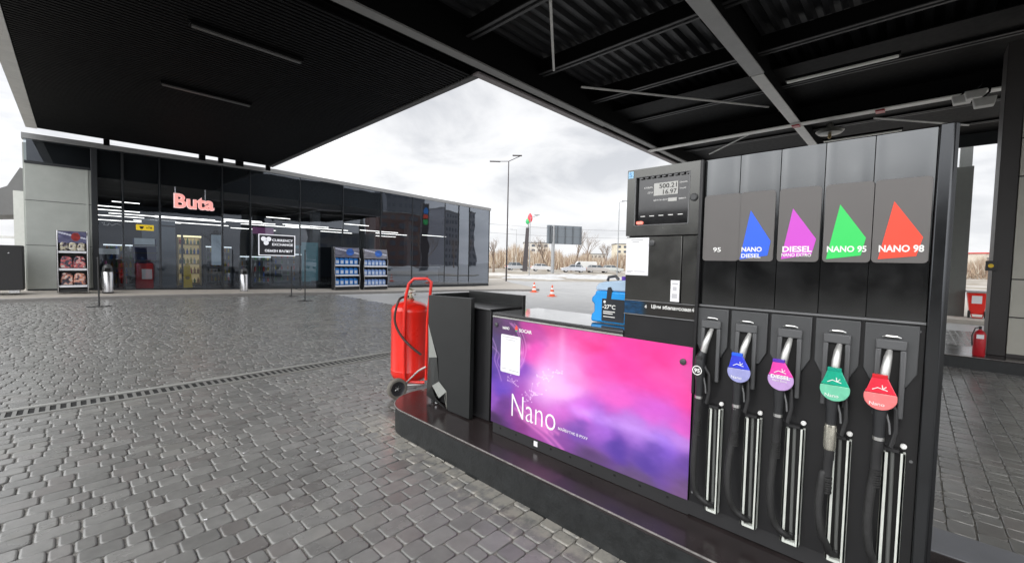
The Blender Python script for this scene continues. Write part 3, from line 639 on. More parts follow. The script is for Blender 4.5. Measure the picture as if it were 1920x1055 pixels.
# ---------------------------------------------------------------- display racks
def rack(x0, x1, yf, z0, h, label, header, lips, name='display_rack', headm=.24):
    o = empty(name, ((x0+x1)/2, yf, z0), label, 'display rack')
    d = .34
    for xa in (x0, x1-.05):
        P = [(yf-.02, z0), (yf-.1, z0+h*.25), (yf, z0+h*.5), (yf-.06, z0+h*.7), (yf+.1, z0+h), (yf+d, z0+h), (yf+d, z0)]
        mb = MB(); mb.prism(P, 0, xa, xa+.05); mb.build('side_panel', BLKM, o)
        mb = MB(); mb.tube([(xa+.025, p[0]-.012, p[1]) for p in P[:5]], .012, 6); mb.build('edge_trim', STEEL, o)
    MB().box(x0+.05, yf+d-.03, z0, x1-.05, yf+d, z0+h).build('back_panel', BLKM, o)
    MB().box(x0+.05, yf, z0, x1-.05, yf+d-.03, z0+.12).build('base', BLKM, o)
    picture('header_board', header, 'S', yf-.0, x0+.05, x1-.05, z0+h*(1-headm), z0+h-.02, 60, 24, o, vcmat('printed_header', .35))
    MB().box(x0+.05, yf+.005, z0+h*(1-headm), x1-.05, yf+.05, z0+h-.02).build('header_box', BLKM, o)
    for z in lips:
        MB().box(x0+.05, yf-.02, z0+z, x1-.05, yf+d-.03, z0+z+.02).build('shelf', BLKM, o)
        MB().box(x0+.05, yf-.05, z0+z-.03, x1-.05, yf-.02, z0+z+.05).build('price_rail', mat('white_rail', (.75, .76, .8), .4), o)
    return o
def hdr(seed, base, c2, c3):
    def f(U, V):
        a = fbm(U, V, 4, seed)[..., None]; b_ = fbm(U, V, 7, seed+9)[..., None]
        c = np.array(base)*(1-a)+np.array(c2)*a
        s = (np.hypot((U-.62)*2.2, V-.55) < .36)[..., None]
        c = np.where(s, np.array(c3)*(.6+.6*b_), c)
        w = (np.abs(V-.75+.5*(U-.3)) < .06)[..., None]; c = np.where(w & ~s, [205, 208, 225], c)
        return c
    return f
JB = mat('blue_jug_plastic', (.02, .2, .62), .25, var=.25, nscale=12)
JL = mat('pale_blue_jug_plastic', (.22, .36, .72), .3, var=.2, nscale=12)
JC = mat('jug_cap', (.03, .04, .08), .4)
JW = mat('jug_label', (.6, .68, .85), .5, var=.3, nscale=20)
def jug(x, y, z, w, h, body, label, group, cap=JC, lab=True):
    o = empty('washer_fluid_jug', (x, y, z), label, 'jug', group)
    mb = MB(); P = [(x-w/2, z), (x+w/2, z), (x+w/2, z+h*.72), (x+w*.28, z+h*.9), (x-w*.3, z+h*.95), (x-w/2, z+h*.8)]
    mb.prism(P, 1, y, y+.2); mb.build('body', body, o, bevel=.012)
    MB().lathe((x-w*.2, y+.1, z+h*.93), [(w*.14, 0), (w*.14, .05)], 10).build('cap', cap, o)
    if lab: MB().box(x-w*.32, y-.004, z+h*.15, x+w*.32, y, z+h*.6).build('label', JW, o)
    return o
r1 = rack(9.75, 11.2, 22.75, .2, 2.35, 'black display rack of bright blue jugs, left of the pair by the glass', hdr(3, (70, 72, 92), (150, 150, 165), (55, 110, 205)), (.2, .78, 1.33))
r2 = rack(11.42, 12.95, 22.75, .16, 2.35, 'black display rack of pale blue packs, right of the pair by the glass', hdr(5, (95, 95, 110), (165, 165, 172), (60, 115, 210)), (.2, .78, 1.33))
rown = ['bottom', 'middle', 'top']
for ri, z in enumerate((.25, .83, 1.38)):
    for k in range(5):
        if ri == 0 and k == 0:
            jp = jug(9.95, 22.82, .2+z, .24, .4, JB, 'bright blue washer fluid jug on the bottom shelf of the left rack', 'jugs on the bottom shelf of the left rack')
        else: dup(jp, (9.95+k*.265, 22.82, .2+z), 0, 'bright blue washer fluid jug on the %s shelf of the left rack' % rown[ri], 'jugs on the %s shelf of the left rack' % rown[ri])
    for k in range(6):
        if ri == 0 and k == 0:
            jp2 = jug(11.6, 22.82, .16+z, .2, .36, JL, 'pale blue washer fluid jug on the bottom shelf of the right rack', 'jugs on the bottom shelf of the right rack')
        else: dup(jp2, (11.6+k*.232, 22.82, .16+z), 0, 'pale blue washer fluid jug on the %s shelf of the right rack' % rown[ri], 'jugs on the %s shelf of the right rack' % rown[ri])
rack(-.47, .36, 22.85, .42, 2.3, 'black snack rack with bagged goods in front of the concrete wall', hdr(8, (45, 45, 80), (130, 130, 160), (160, 40, 35)), (.22, .85, 1.5), headm=.2)
def bagmat(i, c):
    nme = 'bag_print_%d' % i
    if nme in MATS: return MATS[nme]
    m = bpy.data.materials.new(nme); m.use_nodes = True; t = m.node_tree; b = t.nodes['Principled BSDF']; tcn = t.nodes.new('ShaderNodeTexCoord')
    n = N(t, 'ShaderNodeTexNoise', ins={'Scale': 7.5, 'Detail': 3.0, 'Distortion': .8}); t.links.new(tcn.outputs['Object'], n.inputs['Vector'])
    t.links.new(ramp(t, n.outputs['Fac'], [(.36, (.02, .02, .03)), (.62, (.6, .58, .55)), (.44, (.12, .1, .14)), (.5, c), (.56, tuple(min(1, x*1.3) for x in c))]), b.inputs['Base Color'])
    b.inputs['Roughness'].default_value = .25; n2 = N(t, 'ShaderNodeTexNoise', ins={'Scale': 12., 'Detail': 2.0}); t.links.new(tcn.outputs['Object'], n2.inputs['Vector'])
    bp = N(t, 'ShaderNodeBump', ins={'Strength': .8, 'Distance': .03}); t.links.new(n2.outputs['Fac'], bp.inputs['Height']); t.links.new(bp.outputs[0], b.inputs['Normal'])
    MATS[nme] = m; return m
for ri, (z, cs_, nb) in enumerate(((.27, (.55, .22, .14), 2), (.9, (.5, .1, .1), 2), (1.55, (.5, .45, .32), 3))):
    for k in range(nb):
        w = .68/nb; x = -.42+w*(k+.5)+.03
        m1 = bagmat(ri, cs_)
        h = .46 if nb == 2 else .34; s_ = [(-w*.46, 0), (-w*.5, h*.3), (-w*.44, h*.8), (-w*.3, h), (w*.32, h*.96), (w*.46, h*.75), (w*.5, h*.25), (w*.44, 0)]
        o = MB().prism([(x+a, .42+z+c_) for a, c_ in s_], 1, 22.84, 23.1).build('snack_bag', m1, None, bevel=.04)
        tag(o, ['pinkish printed bag on the bottom shelf of the snack rack', 'red and white printed bag on the middle shelf of the snack rack', 'cream coloured bag on the top shelf of the snack rack'][ri], 'bag', ['bags on the bottom snack shelf', 'bags on the middle snack shelf', 'bags on the top snack shelf'][ri])
def bin_(x, y, z, label):
    o = empty('litter_bin', (x, y, z), label, 'litter bin')
    MB().lathe((x, y, z), [(.15, 0), (.165, .02), (.165, .78), (.155, .8)], 28).build('body', STEEL, o)
    MB().lathe((x, y, z+.8), [(.15, 0), (.15, .12), (.14, .2), (.1, .27), (.04, .305), (.0, .31)], 28).build('dome_lid', DGREY, o)
    MB().box(x-.08, y-.158, z+.84, x+.08, y-.1, z+.96).build('opening', mat('bin_hole', (.003, .003, .003), .9), o)
    MB().lathe((x, y, z-.0), [(.17, -.01), (.17, .02)], 24).build('base_ring', BLKM, o)
bin_(.88, 22.9, .38, 'steel litter bin with black dome lid beside the concrete wall')
bin_(5.53, 22.9, .26, 'steel litter bin with black dome lid right of the shop doors')
o = empty('wet_floor_sign', (3.6, 24.6, .36), 'yellow folding caution sign standing behind the shop door glass', 'caution sign')
for s_ in (0, 1):
    y0 = 24.5 if s_ == 0 else 24.8; mb = MB()
    mb.hexa([(3.45, y0, .37), (3.83, y0, .37), (3.83, y0+.02, .37), (3.45, y0+.02, .37)], [(3.53, 24.64, 1.45), (3.75, 24.64, 1.45), (3.75, 24.66, 1.45), (3.53, 24.66, 1.45)]); mb.build('leaf', YEL, o, bevel=.005)
MB().lathe((3.64, 24.555, .85), [(.08, 0), (.08, -.006)], 20, 'Y').build('warning_symbol', mat('symbol_dark_yellow', (.3, .2, .02), .5), o)
MB().box(3.58, 24.62, 1.44, 3.70, 24.7, 1.53).build('grip', YEL, o, bevel=.01)
def stand(x, y, z, h, label, frame=False):
    o = empty('barrier_post', (x, y, z), label, 'barrier post')
    MB().cyl((x, y, z), (x, y, z+h), .022, seg=10).build('post', BLKM, o)
    mb = MB(); mb.box(x-.3, y-.03, z, x+.3, y+.03, z+.02); mb.box(x-.03, y-.2, z+.021, x+.03, y+.2, z+.035); mb.build('foot', BLKM, o)
    MB().lathe((x, y, z+h), [(.03, 0), (.03, .04), (.01, .06)], 12).build('cap', BLKM, o)
    return o
stand(.52, 19.1, float(gz(.52, 19.1)), 1.55, 'thin black post on flat foot standing alone on the paving')
stand(6.7, 18.5, float(gz(6.7, 18.5)), 2.1, 'taller thin black post standing right of the shop doors')
stand(6.9, 20.7, float(gz(6.9, 20.7)), 1.35, 'shorter thin black post right behind the taller one')
o = tag(MB().tube([(6.7, 18.5, .75), (6.76, 19.2, .5), (6.84, 20, .5), (6.9, 20.7, .7)], .014, 6).build('barrier_rope', BLKM), 'thin dark rope slung between the two posts right of the doors', 'rope')
o = empty('black_cabinet', (-1.9, 22.9, .46), 'plain black cabinet on low feet at the left end of the shop', 'cabinet')
MB().box(-3.2, 22.8, .54, -1.27, 23.5, 2.12).build('body', BLKM, o, bevel=.03)
for x in (-2.9, -1.5): MB().box(x-.12, 22.85, .44, x+.12, 23.4, .54).build('foot', STEEL, o)
for x in (-2.1, -1.6): MB().lathe((x, 22.8, 1.85), [(.02, 0), (.02, -.01)], 10, 'Y').build('lock', STEEL, o)
nbld = empty('neighbouring_canopy', (-3.5, 30, 0), 'grey pitched roof and white wall glimpsed beyond the left end', 'building')
MB().box(-1.92, 30, 0, -1.35, 31, 4.7).build('white_wall', mat('white_render', (.6, .61, .58), .7), nbld)
MB().prism([(-8, 2.9), (-1.95, 3.6), (-1.4, 4.7), (-1.35, 5.7), (-1.7, 5.8), (-2.1, 4.9), (-3.4, 4.1), (-8, 3.5)], 1, 30.2, 34).build('roof', mat('roof_grey', (.17, .17, .17), .6), nbld)
MB().box(-8, 30.4, 2.5, -1.95, 30.5, 2.62).build('eaves_band', CANL, nbld)

# ================================================================ PUMP ISLAND
def island(x0, x1, y0, y1, r, h, name, label):
    P = [(x0, y0), (x1, y0)]
    for cx, cy, a0 in ((x1-r, y1-r, 0), (x0+r, y1-r, 90)):
        for k in range(13): a = R(a0+90*k/12); P.append((cx+r*math.cos(a), cy+r*math.sin(a)))
    o = empty(name, ((x0+x1)/2, (y0+y1)/2, 0), label, 'kerbed island')
    mb = MB(); mb.prism(P, 2, -.05, h-.03); mb.build('kerb', GRANS, o, smooth=40)
    c = ((x0+x1)/2, (y0+y1)/2)
    mb = MB(); mb.prism([(p[0]+(-.006 if p[0] < c[0] else .006), p[1]) for p in P], 2, h-.03, h); mb.build('granite_top', GRAN, o, bevel=.006, smooth=40)
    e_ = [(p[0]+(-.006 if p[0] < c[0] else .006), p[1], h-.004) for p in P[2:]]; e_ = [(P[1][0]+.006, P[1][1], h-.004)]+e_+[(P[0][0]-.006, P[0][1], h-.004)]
    MB().tube(e_, .006, 6).build('worn_highlight_edge', mat('worn_granite_highlight', (.2, .19, .18), .7, var=.8, nscale=30), o)  # pale strip: edge wear, with the granite's edge highlight put into the colour
    return o
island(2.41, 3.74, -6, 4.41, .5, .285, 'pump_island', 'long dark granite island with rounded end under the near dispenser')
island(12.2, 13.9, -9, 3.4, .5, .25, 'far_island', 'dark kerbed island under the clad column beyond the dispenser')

isl = [o for o in COL.objects if o.name == 'pump_island'][0]
MB().box(3.42, -5.9, .28, 3.735, .9, .292).build('rear_slab', mat('bluish_grey_slab', (.16, .165, .18), .35, var=.3, nscale=3), isl)
# ---------------------------------------------------------------- fuel dispenser
XF = 2.72; XB = 3.36
fd = empty('fuel_dispenser', (3.0, 1.3, .285), 'black five-hose fuel dispenser with purple poster cabinet on granite island', 'fuel dispenser')
ytop = [.966, .765, .56, .36, .165, -.05]
for a, c_ in zip(ytop[:-1], ytop[1:]):
    # slightly bowed glossy cladding strip
    n = 8; P = []
    for k in range(n+1):
        s_ = k/n; P.append((XF-.005*math.sin(math.pi*s_)**.35, a-.002+(c_-a+.004)*s_))
    P += [(XF+.05, c_+.002), (XF+.05, a-.002)]
    MB().prism(P, 2, 1.668, 2.556).build('cladding_panel', BLKG, fd, smooth=50)
MB().box(XF+.05, -.05, 1.66, XB, .966, 2.55).build('upper_housing', BLK, fd, bevel=.01)
mb = MB(); mb.prism([(2.70, -.052), (2.70, -.10), (2.72, -.115), (XB, -.115), (XB, -.052)], 2, .29, 2.565); mb.build('corner_post', mat('gloss_black_post', (.05, .052, .055), .16, metal=.8), fd, bevel=.006)
MB().box(2.69, .968, 1.1, XB, .986, 2.56).build('divider_strip', BLK, fd, bevel=.003)
# lower hose board
MB().box(XF+.012, -.05, .39, XB, .985, 1.655).build('hose_board', BLK, fd)
MB().box(XF+.01, -.05, .30, XB, .99, .39).build('base_plinth', BLKM, fd)
MB().box(XF-.004, -.05, 1.655, XF+.05, .966, 1.666).build('seam_trim', MGREY, fd)
slots = [(.870, .806), (.668, .597), (.465, .390), (.265, .195), (.065, -.005)]
hc = [.885, .69, .475, .27, .064]
cards = [(.957, .752), (.755, .576), (.558, .368), (.352, .160), (.157, -.043)]
hb = [.979, .785, .578, .372, .172, -.04]
for k in range(5):
    # holster backing with cut lower corners
    a, c_ = hb[k]-.008, hb[k+1]+.008
    P = [(a, 1.645), (c_, 1.645), (c_, 1.42), (c_+.035, 1.35), (a-.035, 1.35), (a, 1.42)]
    MB().prism(P, 0, XF-.008, XF+.02).build('holster_backing', DGREY, fd, bevel=.004)
    y0 = hc[k]; w = .056
    mb = MB(); t0, t1, b0 = 1.572, 1.545, 1.2
    mb.box(XF-.03, y0-w, t1-.02, XF-.006, y0+w, t0); mb.box(XF-.03, y0-w, b0, XF-.006, y0-w+.022, t1-.02); mb.box(XF-.03, y0+w-.022, b0, XF-.006, y0+w, t1-.02)
    mb.build('holster_frame', mat('holster_grey', (.095, .097, .1), .4), fd, bevel=.005)
    MB().box(XF-.0095, y0-w+.022, b0, XF-.0082, y0+w-.022, t1-.02).build('holster_recess', mat('recess_black', (.004, .004, .004), .7), fd)
    mb = MB(); mb.tube([(XF-.012, y0+.032, 1.582), (XF-.02, y0+.02, 1.588), (XF-.02, y0-.02, 1.588), (XF-.012, y0-.032, 1.582)], .005, 8); mb.build('handle_clip', SILV, fd)
    l, r_ = slots[k]
    MB().box(XF+.001, r_, .4, XF+.013, l, 1.035).build('hose_slot', mat('recess_black', (0, 0, 0)), fd)
    mb = MB(); mb.box(XF-.03, l-.004, .395, XF+.005, l+.006, 1.03); mb.box(XF-.03, l-.014, .395, XF-.026, l+.006, 1.03); mb.build('slot_rail', RAIL, fd, bevel=.001)
    mb = MB(); mb.box(XF-.03, r_-.006, .395, XF+.005, r_+.004, 1.04); mb.box(XF-.03, r_-.006, .395, XF-.026, r_+.012, 1.04); mb.build('slot_rail', RAIL, fd, bevel=.001)
    MB().box(XF-.028, r_+.004, .39, XF, l-.004, .405).build('slot_foot', RAIL, fd)
    MB().lathe((XF-.002, r_+.004, 1.07), [(.0125, 0), (.0125, -.012), (.009, -.016)], 16, 'X').build('button', WHITE, fd)
    MB().box(XF-.02, r_+.018, 1.035, XF+.005, l+.01, 1.05).build('slot_bracket', BLKM, fd)
    y1, y2 = cards[k]
    MB().prism(rrect(y2, 1.939, y1, 2.338, .018), 0, XF-.0125, XF-.006).build('label_card', CARD, fd, bevel=.001)
FX = XF-.0128
flags = [None, [(.698, 2.231), (.591, 2.053), (.603, 1.972), (.745, 1.949)], [(.492, 2.228), (.382, 2.060), (.399, 1.979), (.537, 1.952)], [(.289, 2.233), (.181, 2.061), (.197, 1.974), (.336, 1.954)], [(.085, 2.232), (-.021, 2.059), (-.002, 1.972), (.132, 1.956)]]
fcol = [None, (.03, .13, .85), (.62, .08, .6), (.04, .66, .13), (.95, .07, .035)]
fnm = ['', 'blue', 'magenta', 'green', 'red']
for k in range(1, 5): MB().prism(flags[k], 0, FX-.0015, FX).build('sail_emblem', mat('%s_emblem' % fnm[k], fcol[k], .4, var=.03), fd)
TX = FX-.0017
text('95', 'W', (TX, .895, 1.992), 'lettering', WHITE, fd, w=.045, h=.028, bold=.02)
text('NANO', 'W', (TX, .737, 1.993), 'lettering', WHITE, fd, w=.105, h=.028, bold=.03)
text('DIESEL', 'W', (TX, .737, 1.958), 'lettering', WHITE, fd, w=.1, h=.024, bold=.025)
text('DIESEL', 'W', (TX, .532, 1.991), 'lettering', WHITE, fd, w=.135, h=.032, bold=.03)
text('NANO EXTRO', 'W', (TX, .535, 1.966), 'lettering', WHITE, fd, w=.135, h=.019, bold=.02)
text('NANO 95', 'W', (TX, .334, 1.990), 'lettering', WHITE, fd, w=.158, h=.032, bold=.03)
text('NANO 98', 'W', (TX, .131, 1.990), 'lettering', WHITE, fd, w=.158, h=.034, bold=.03)
for y_, z_ in ((.968, 1.62), (.968, .45), (-.03, 1.62), (-.03, .45), (.968, 1.0), (-.03, 1.0)): MB().lathe((XF+.012, y_, z_), [(.007, 0), (.007, -.003)], 10, 'X').build('screw', MGREY, fd)
# terminal head
MB().box(XF+.03, .988, 1.645, XB, 1.488, 2.55).build('terminal_housing', BLK, fd, bevel=.01)
mb = MB()
y0, y1, z0, z1 = 1.488, .988, 2.105, 2.562; i0, i1, j0, j1 = 1.425, 1.055, 2.175, 2.505
mb.box(XF-.012, i0, z0, XF+.03, y0, z1); mb.box(XF-.012, y1, z0, XF+.03, i1, z1); mb.box(XF-.012, i1, j1, XF+.03, i0, z1); mb.box(XF-.012, i1, z0, XF+.03, i0, j0)
TB = mat('satin_graphite_bezel', (.1, .1, .095), .22, metal=.85)
mb.build('terminal_bezel', TB, fd)
mb = MB()
for a, c_ in (((i0, j1), (i1, j1)), ((i0, j0), (i1, j0))): mb.cyl((XF-.012, a[0], a[1]), (XF-.012, c_[0], c_[1]), .0035, seg=8)
for a in (i0, i1): mb.cyl((XF-.012, a, j0), (XF-.012, a, j1), .0045, seg=8)
mb.build('bezel_lip', MGREY, fd)
MB().box(XF+.01, i1, j0, XF+.03, i0, j1).build('display_window', mat('display_black', (.008, .008, .009), .08, coat=.5), fd)
for q in range(9):
    MB().box(XF-.008, 1.40-q*.04, j1-.012, XF+.008, 1.375-q*.04, j1-.002).build('vent_tooth', MGREY, fd)
LCD = mat('lcd_grey', (.4, .4, .38), .4, emit=(.8, .8, .78), estr=.12)
lc = MB().box(XF+.006, 1.136, 2.372, XF+.01, 1.3, 2.456).build('lcd_screen', LCD, fd, bevel=.001)
INK = mat('lcd_ink', (.02, .02, .02), .5)
text('500.21', 'W', (XF+.0055, 1.262, 2.418), 'digits', INK, lc, w=.118, h=.03, depth=.001, bold=.01)
text('16.97', 'W', (XF+.0055, 1.235, 2.378), 'digits', INK, lc, w=.092, h=.03, depth=.001, bold=.01)
for s_, y, z, w in (('СУМА', 1.37, 2.425, .06), ('ЛІТР', 1.345, 2.39, .038), ('гривень', 1.125, 2.437, .05), ('літрів', 1.125, 2.4, .04), ('ЦІНА ЗА ЛІТР', 1.30, 2.335, .095), ('гривень', 1.13, 2.333, .05)):
    text(s_, 'W', (XF+.0095, y, z), 'caption', WHITE, fd, w=w, h=.012, depth=.0015)
MB().box(XF+.007, 1.142, 2.327, XF+.01, 1.2, 2.35).build('price_display', LCD, fd)
for y in (1.375, 1.31, 1.245, 1.18, 1.115): MB().box(XF+.007, y-.016, 2.236, XF+.01, y+.016, 2.241).build('indicator_bar', WHITE, fd)
rs = MB().prism(rrect(1.37, 2.185, 1.418, 2.205, .0095), 0, XF-.002, XF+.01).build('red_lamp', mat('red_lamp_glow', (.9, .2, .15), .4, emit=(1, .2, .15), estr=1.1), fd)
MB().lathe((XF-.012, 1.023, 2.337), [(.024, 0), (.024, -.008), (.018, -.014)], 24, 'X').build('lock', DGREY, fd)
st = MB().box(XF-.014, 1.443, 2.505, XF-.0125, 1.482, 2.552).build('round_sticker', mat('pale_blue_sticker', (.35, .6, .8), .5), fd)
text('S', 'W', (XF-.0145, 1.475, 2.515), 'sticker_mark', mat('sticker_ink', (.1, .3, .6), .5), st, w=.022, h=.028, depth=.001)
# door below
MB().box(XF, 1.093, 1.655, XF+.03, 1.487, 2.098).build('terminal_door', TB, fd, bevel=.003)
MB().box(XF+.001, .99, 1.655, XF+.03, 1.087, 2.098).build('side_panel', TB, fd, bevel=.003)
pp = MB().box(XF-.003, 1.317, 1.832, XF-.0005, 1.486, 2.092).build('paper_notice', PAPER, fd)
mb = MB()
for z, a, c_ in ((2.075, 1.45, 1.36), (2.062, 1.44, 1.39), (1.86, 1.475, 1.43), (1.857, 1.42, 1.34), (1.850, 1.475, 1.44)): mb.box(XF-.0034, c_, z, XF-.003, a, z+.003)
mb.build('printed_line', INKG, pp)
MB().lathe((XF, 1.295, 2.055), [(.02, 0), (.02, -.007), (.015, -.01)], 20, 'X').build('lock', DGREY, fd)
pp = MB().box(XF-.003, 1.097, 1.668, XF-.0005, 1.155, 1.808).build('paper_sticker', PAPER, fd)
mb = MB(); mb.box(XF-.0034, 1.108, 1.78, XF-.003, 1.145, 1.79); mb.box(XF-.0034, 1.115, 1.74, XF-.003, 1.14, 1.765); mb.box(XF-.0034, 1.11, 1.69, XF-.003, 1.145, 1.72); mb.build('printed_block', mat('pale_ink', (.5, .5, .52), .6), pp)
# strip
def strip(U, V):
    a = fbm(U, V, 14, 21)[..., None]; blue = np.array([14, 60, 95])*(.4+a*1.1); k = sst((.36-U)/.14)[..., None]
    d = np.array([36, 34, 32])*(.7+.5*fbm(U, V, 9, 4)[..., None]); return d*(1-k)+blue*k
picture('printed_strip', strip, 'W', XF+.004, 1.488, .99, 1.562, 1.65, 90, 14, fd, vcmat('printed_strip_film', .3))
MB().box(XF+.006, .99, 1.56, XF+.03, 1.488, 1.652).build('strip_backing', BLK, fd)
mb = MB(); mb.cyl((XF, 1.488, 1.557), (XF, .99, 1.557), .004, seg=8); mb.cyl((XF, 1.488, 1.655), (XF, .99, 1.655), .003, seg=8); mb.build('strip_trim', MGREY, fd)
text('Ціни збалансовані', 'W', (XF+.003, 1.285, 1.607), 'lettering', WHITE, fd, w=.285, h=.03, depth=.002, bold=.02)
text('4', 'W', (XF+.003, 1.335, 1.607), 'lettering', WHITE, fd, w=.016, h=.024, depth=.002)
MB().box(XF+.012, .99, 1.38, XB, 1.49, 1.56).build('terminal_base', BLK, fd, bevel=.003)
# poster cabinet
MB().box(XF+.006, .99, .39, XB, 2.845, 1.40).build('cabinet_body', BLK, fd)
MB().box(XF+.012, .99, .29, XB, 2.83, .388).build('cabinet_plinth', BLKM, fd)
mb = MB()
for k in range(9): mb.box(XF+.008, 2.72-k*.2, .345, XF+.0119, 2.735-k*.2, .358)
mb.build('plinth_hole', mat('recess_black', (0, 0, 0)), fd)
MB().box(XF-.004, 1.49, 1.405, XB+.02, 2.85, 1.43).build('cabinet_lid', mat('gloss_lid', (.03, .03, .032), .08, coat=1.), fd, bevel=.006)
MB().box(XF-.002, 1.49, 1.388, XF+.01, 2.846, 1.402).build('lid_trim', SILV, fd)
MB().box(XF+.006, 2.27, .322, XF+.0118, 2.31, .365).build('white_tag', PAPER, fd)

def poster(U, V):
    cp_ = [(0, 1, (62, 48, 72)), (.12, .93, (80, 48, 92)), (0, .75, (72, 58, 105)), (0, .5, (70, 45, 140)), (.06, .35, (92, 58, 175)), (.1, .2, (88, 42, 120)), (0, .22, (140, 80, 180)), (0, .05, (62, 36, 78)),
           (.2, .6, (112, 52, 170)), (.28, .9, (175, 55, 140)), (.3, .75, (220, 60, 165)), (.38, 1, (200, 60, 135)), (.42, .8, (235, 90, 165)), (.38, .55, (225, 140, 220)), (.45, .5, (232, 165, 232)), (.5, .7, (238, 125, 195)),
           (.6, .95, (225, 45, 130)), (.6, .75, (240, 70, 165)), (.75, .85, (238, 55, 150)), (.9, .85, (238, 55, 145)), (1, .7, (240, 70, 160)), (.7, .55, (225, 90, 190)), (.85, .5, (205, 90, 200)), (1, .45, (215, 80, 190)),
           (.55, .35, (205, 95, 215)), (.65, .3, (150, 90, 200)), (.8, .36, (170, 118, 212)), (.95, .35, (160, 105, 205)), (.9, .28, (130, 90, 205)), (.45, .3, (190, 80, 190)), (.35, .2, (180, 75, 170)), (.3, .05, (150, 70, 150)),
           (.45, .1, (130, 70, 150)), (.55, .2, (95, 60, 155)), (.7, .2, (80, 55, 150)), (.85, .18, (85, 60, 150)), (1, .2, (95, 65, 150)), (.6, .03, (85, 60, 105)), (.8, .03, (92, 72, 110)), (1, .02, (95, 72, 108)), (.18, .3, (150, 60, 165)), (.22, .12, (120, 50, 120))]
    wob = (fbm(U, V, 6, 11)-.5)*.10; wob2 = (fbm(U, V, 5, 12)-.5)*.16
    num = 0; den = 0
    for a, b_, c in cp_:
        d = ((U+wob-a)*1.5)**2+(V+wob2-b_)**2+.0025; w = 1/d**1.9; num = num+w[..., None]*np.array(c); den = den+w
    C = num/den[..., None]
    asp = 1.85; glow = lambda x, y, s: np.exp(-(((U-x)*asp)**2+(V-y)**2)/s**2)
    def add(mask, col, k): nonlocal C; C = C+(np.array(col)-C)*np.clip(mask*k, 0, 1)[..., None]
    add(np.exp(-(((U-.44)*asp/.035)**2))*np.exp(-((V-.78)/.22)**2), (250, 175, 215), .5)
    add(glow(.40, .58, .26), (240, 185, 238), .55); add(glow(.36, .5, .16), (244, 200, 244), .6); add(glow(.5, .75, .16), (245, 150, 215), .4); add(glow(.3, .42, .09), (225, 160, 235), .5)
    add(fbm(U, V, 9, 31)*np.exp(-((V-.36)/.05)**2)*sst((U-.45)/.1), (205, 165, 245), .8)
    add(glow(.12, .72, .025), (235, 130, 200), .7); add(glow(.245, .79, .03), (240, 130, 205), .5); add(glow(.2, .72, .02), (245, 180, 225), .5)
    def curve(pts, w, col, k):
        pts = np.array(pts, float); tt = np.linspace(0, len(pts)-1, 30); ii = np.clip(tt.astype(int), 0, len(pts)-2); ff = (tt-ii)[:, None]
        g = lambda i: pts[np.clip(i, 0, len(pts)-1)]
        p0, p1, p2, p3 = g(ii-1), g(ii), g(ii+1), g(ii+2)
        Q = .5*(2*p1+(p2-p0)*ff+(2*p0-5*p1+4*p2-p3)*ff**2+(3*p1-p0-3*p2+p3)*ff**3)
        M = np.full_like(U, 9.)
        for a, b_ in zip(Q[:-1], Q[1:]): M = np.minimum(M, seg_d(U, V, a, b_, asp))
        add(np.exp(-(M/w)**2), col, k)
    # wispy translucent head and hair strands
    for dx in (0, .012, .03): curve([(.12+dx, .97), (.17+dx, .9), (.2+dx, .78), (.2+dx*.6, .66), (.16+dx, .58), (.15, .52)], .006, (225, 150, 215), .55)
    curve([(.0, .8), (.03, .7), (.02, .6), (.05, .5), (.07, .42)], .008, (190, 150, 215), .5); curve([(.0, .72), (.05, .66), (.04, .58), (.08, .5)], .006, (190, 150, 215), .5)
    curve([(.13, .55), (.17, .56), (.2, .6), (.215, .66)], .02, (205, 130, 215), .6); curve([(.15, .86), (.17, .8), (.165, .72)], .01, (215, 140, 210), .5)
    # open hand under the word
    for k_, pts in enumerate([[(.17, .2), (.22, .17), (.3, .12), (.38, .08), (.46, .0)], [(.2, .23), (.25, .19), (.31, .16), (.37, .1)], [(.24, .26), (.28, .2), (.34, .17), (.4, .1)], [(.27, .14), (.33, .13), (.38, .14), (.43, .12)], [(.2, .15), (.27, .1), (.35, .05), (.41, .0)]]):
        curve(pts, .018, (228, 130, 205), .55)
    r = np.random.RandomState(5)
    # molecule sprays
    for cx, cy, s, n_ in ((.135, .47, .035, 7), (.17, .44, .02, 4), (.26, .36, .035, 8), (.3, .42, .04, 8), (.33, .5, .04, 9), (.37, .58, .035, 8), (.42, .6, .03, 7), (.23, .33, .03, 6)):
        P = np.stack([r.uniform(-s, s, n_)+cx, r.uniform(-s*1.5, s*1.5, n_)+cy], 1)
        for i in range(n_):
            a, b_ = P[i], P[(i+r.randint(1, 3)) % n_]
            if np.hypot(*(a-b_)) < s*1.8: add(np.exp(-(seg_d(U, V, a, b_, asp)/.003)**2), (240, 215, 245), .5)
            add((np.hypot((U-a[0])*asp, V-a[1]) < .006).astype(float), (248, 230, 250), .6)
    sm_ = sst((fbm(U, V, 4, 91)-.35)/.4)[..., None]*.28; C = C+(np.array([214, 138, 208])-C)*sm_*(V[..., None]*.6+.4)
    C = C+(fbm(U, V, 30, 77)[..., None]-.5)*10
    return C
ps = picture('poster', poster, 'W', XF-.001, 2.845, .992, .392, 1.385, 440, 240, fd, vcmat('printed_poster_film', .32, .15))
MB().box(XF, .992, .392, XF+.005, 2.845, 1.385).build('poster_panel', BLKM, fd)
PX = XF-.0018
text('Nano', 'W', (PX, 2.575, .515), 'lettering', mat('poster_white', (.9, .88, .9), .5), ps, w=.50, h=.205, depth=.001, bold=-.012)
text('МАЙБУТНЄ В РУХУ', 'W', (PX, 2.045, .545), 'lettering', mat('poster_white', (.9, .88, .9)), ps, w=.285, h=.028, depth=.001, bold=.0)
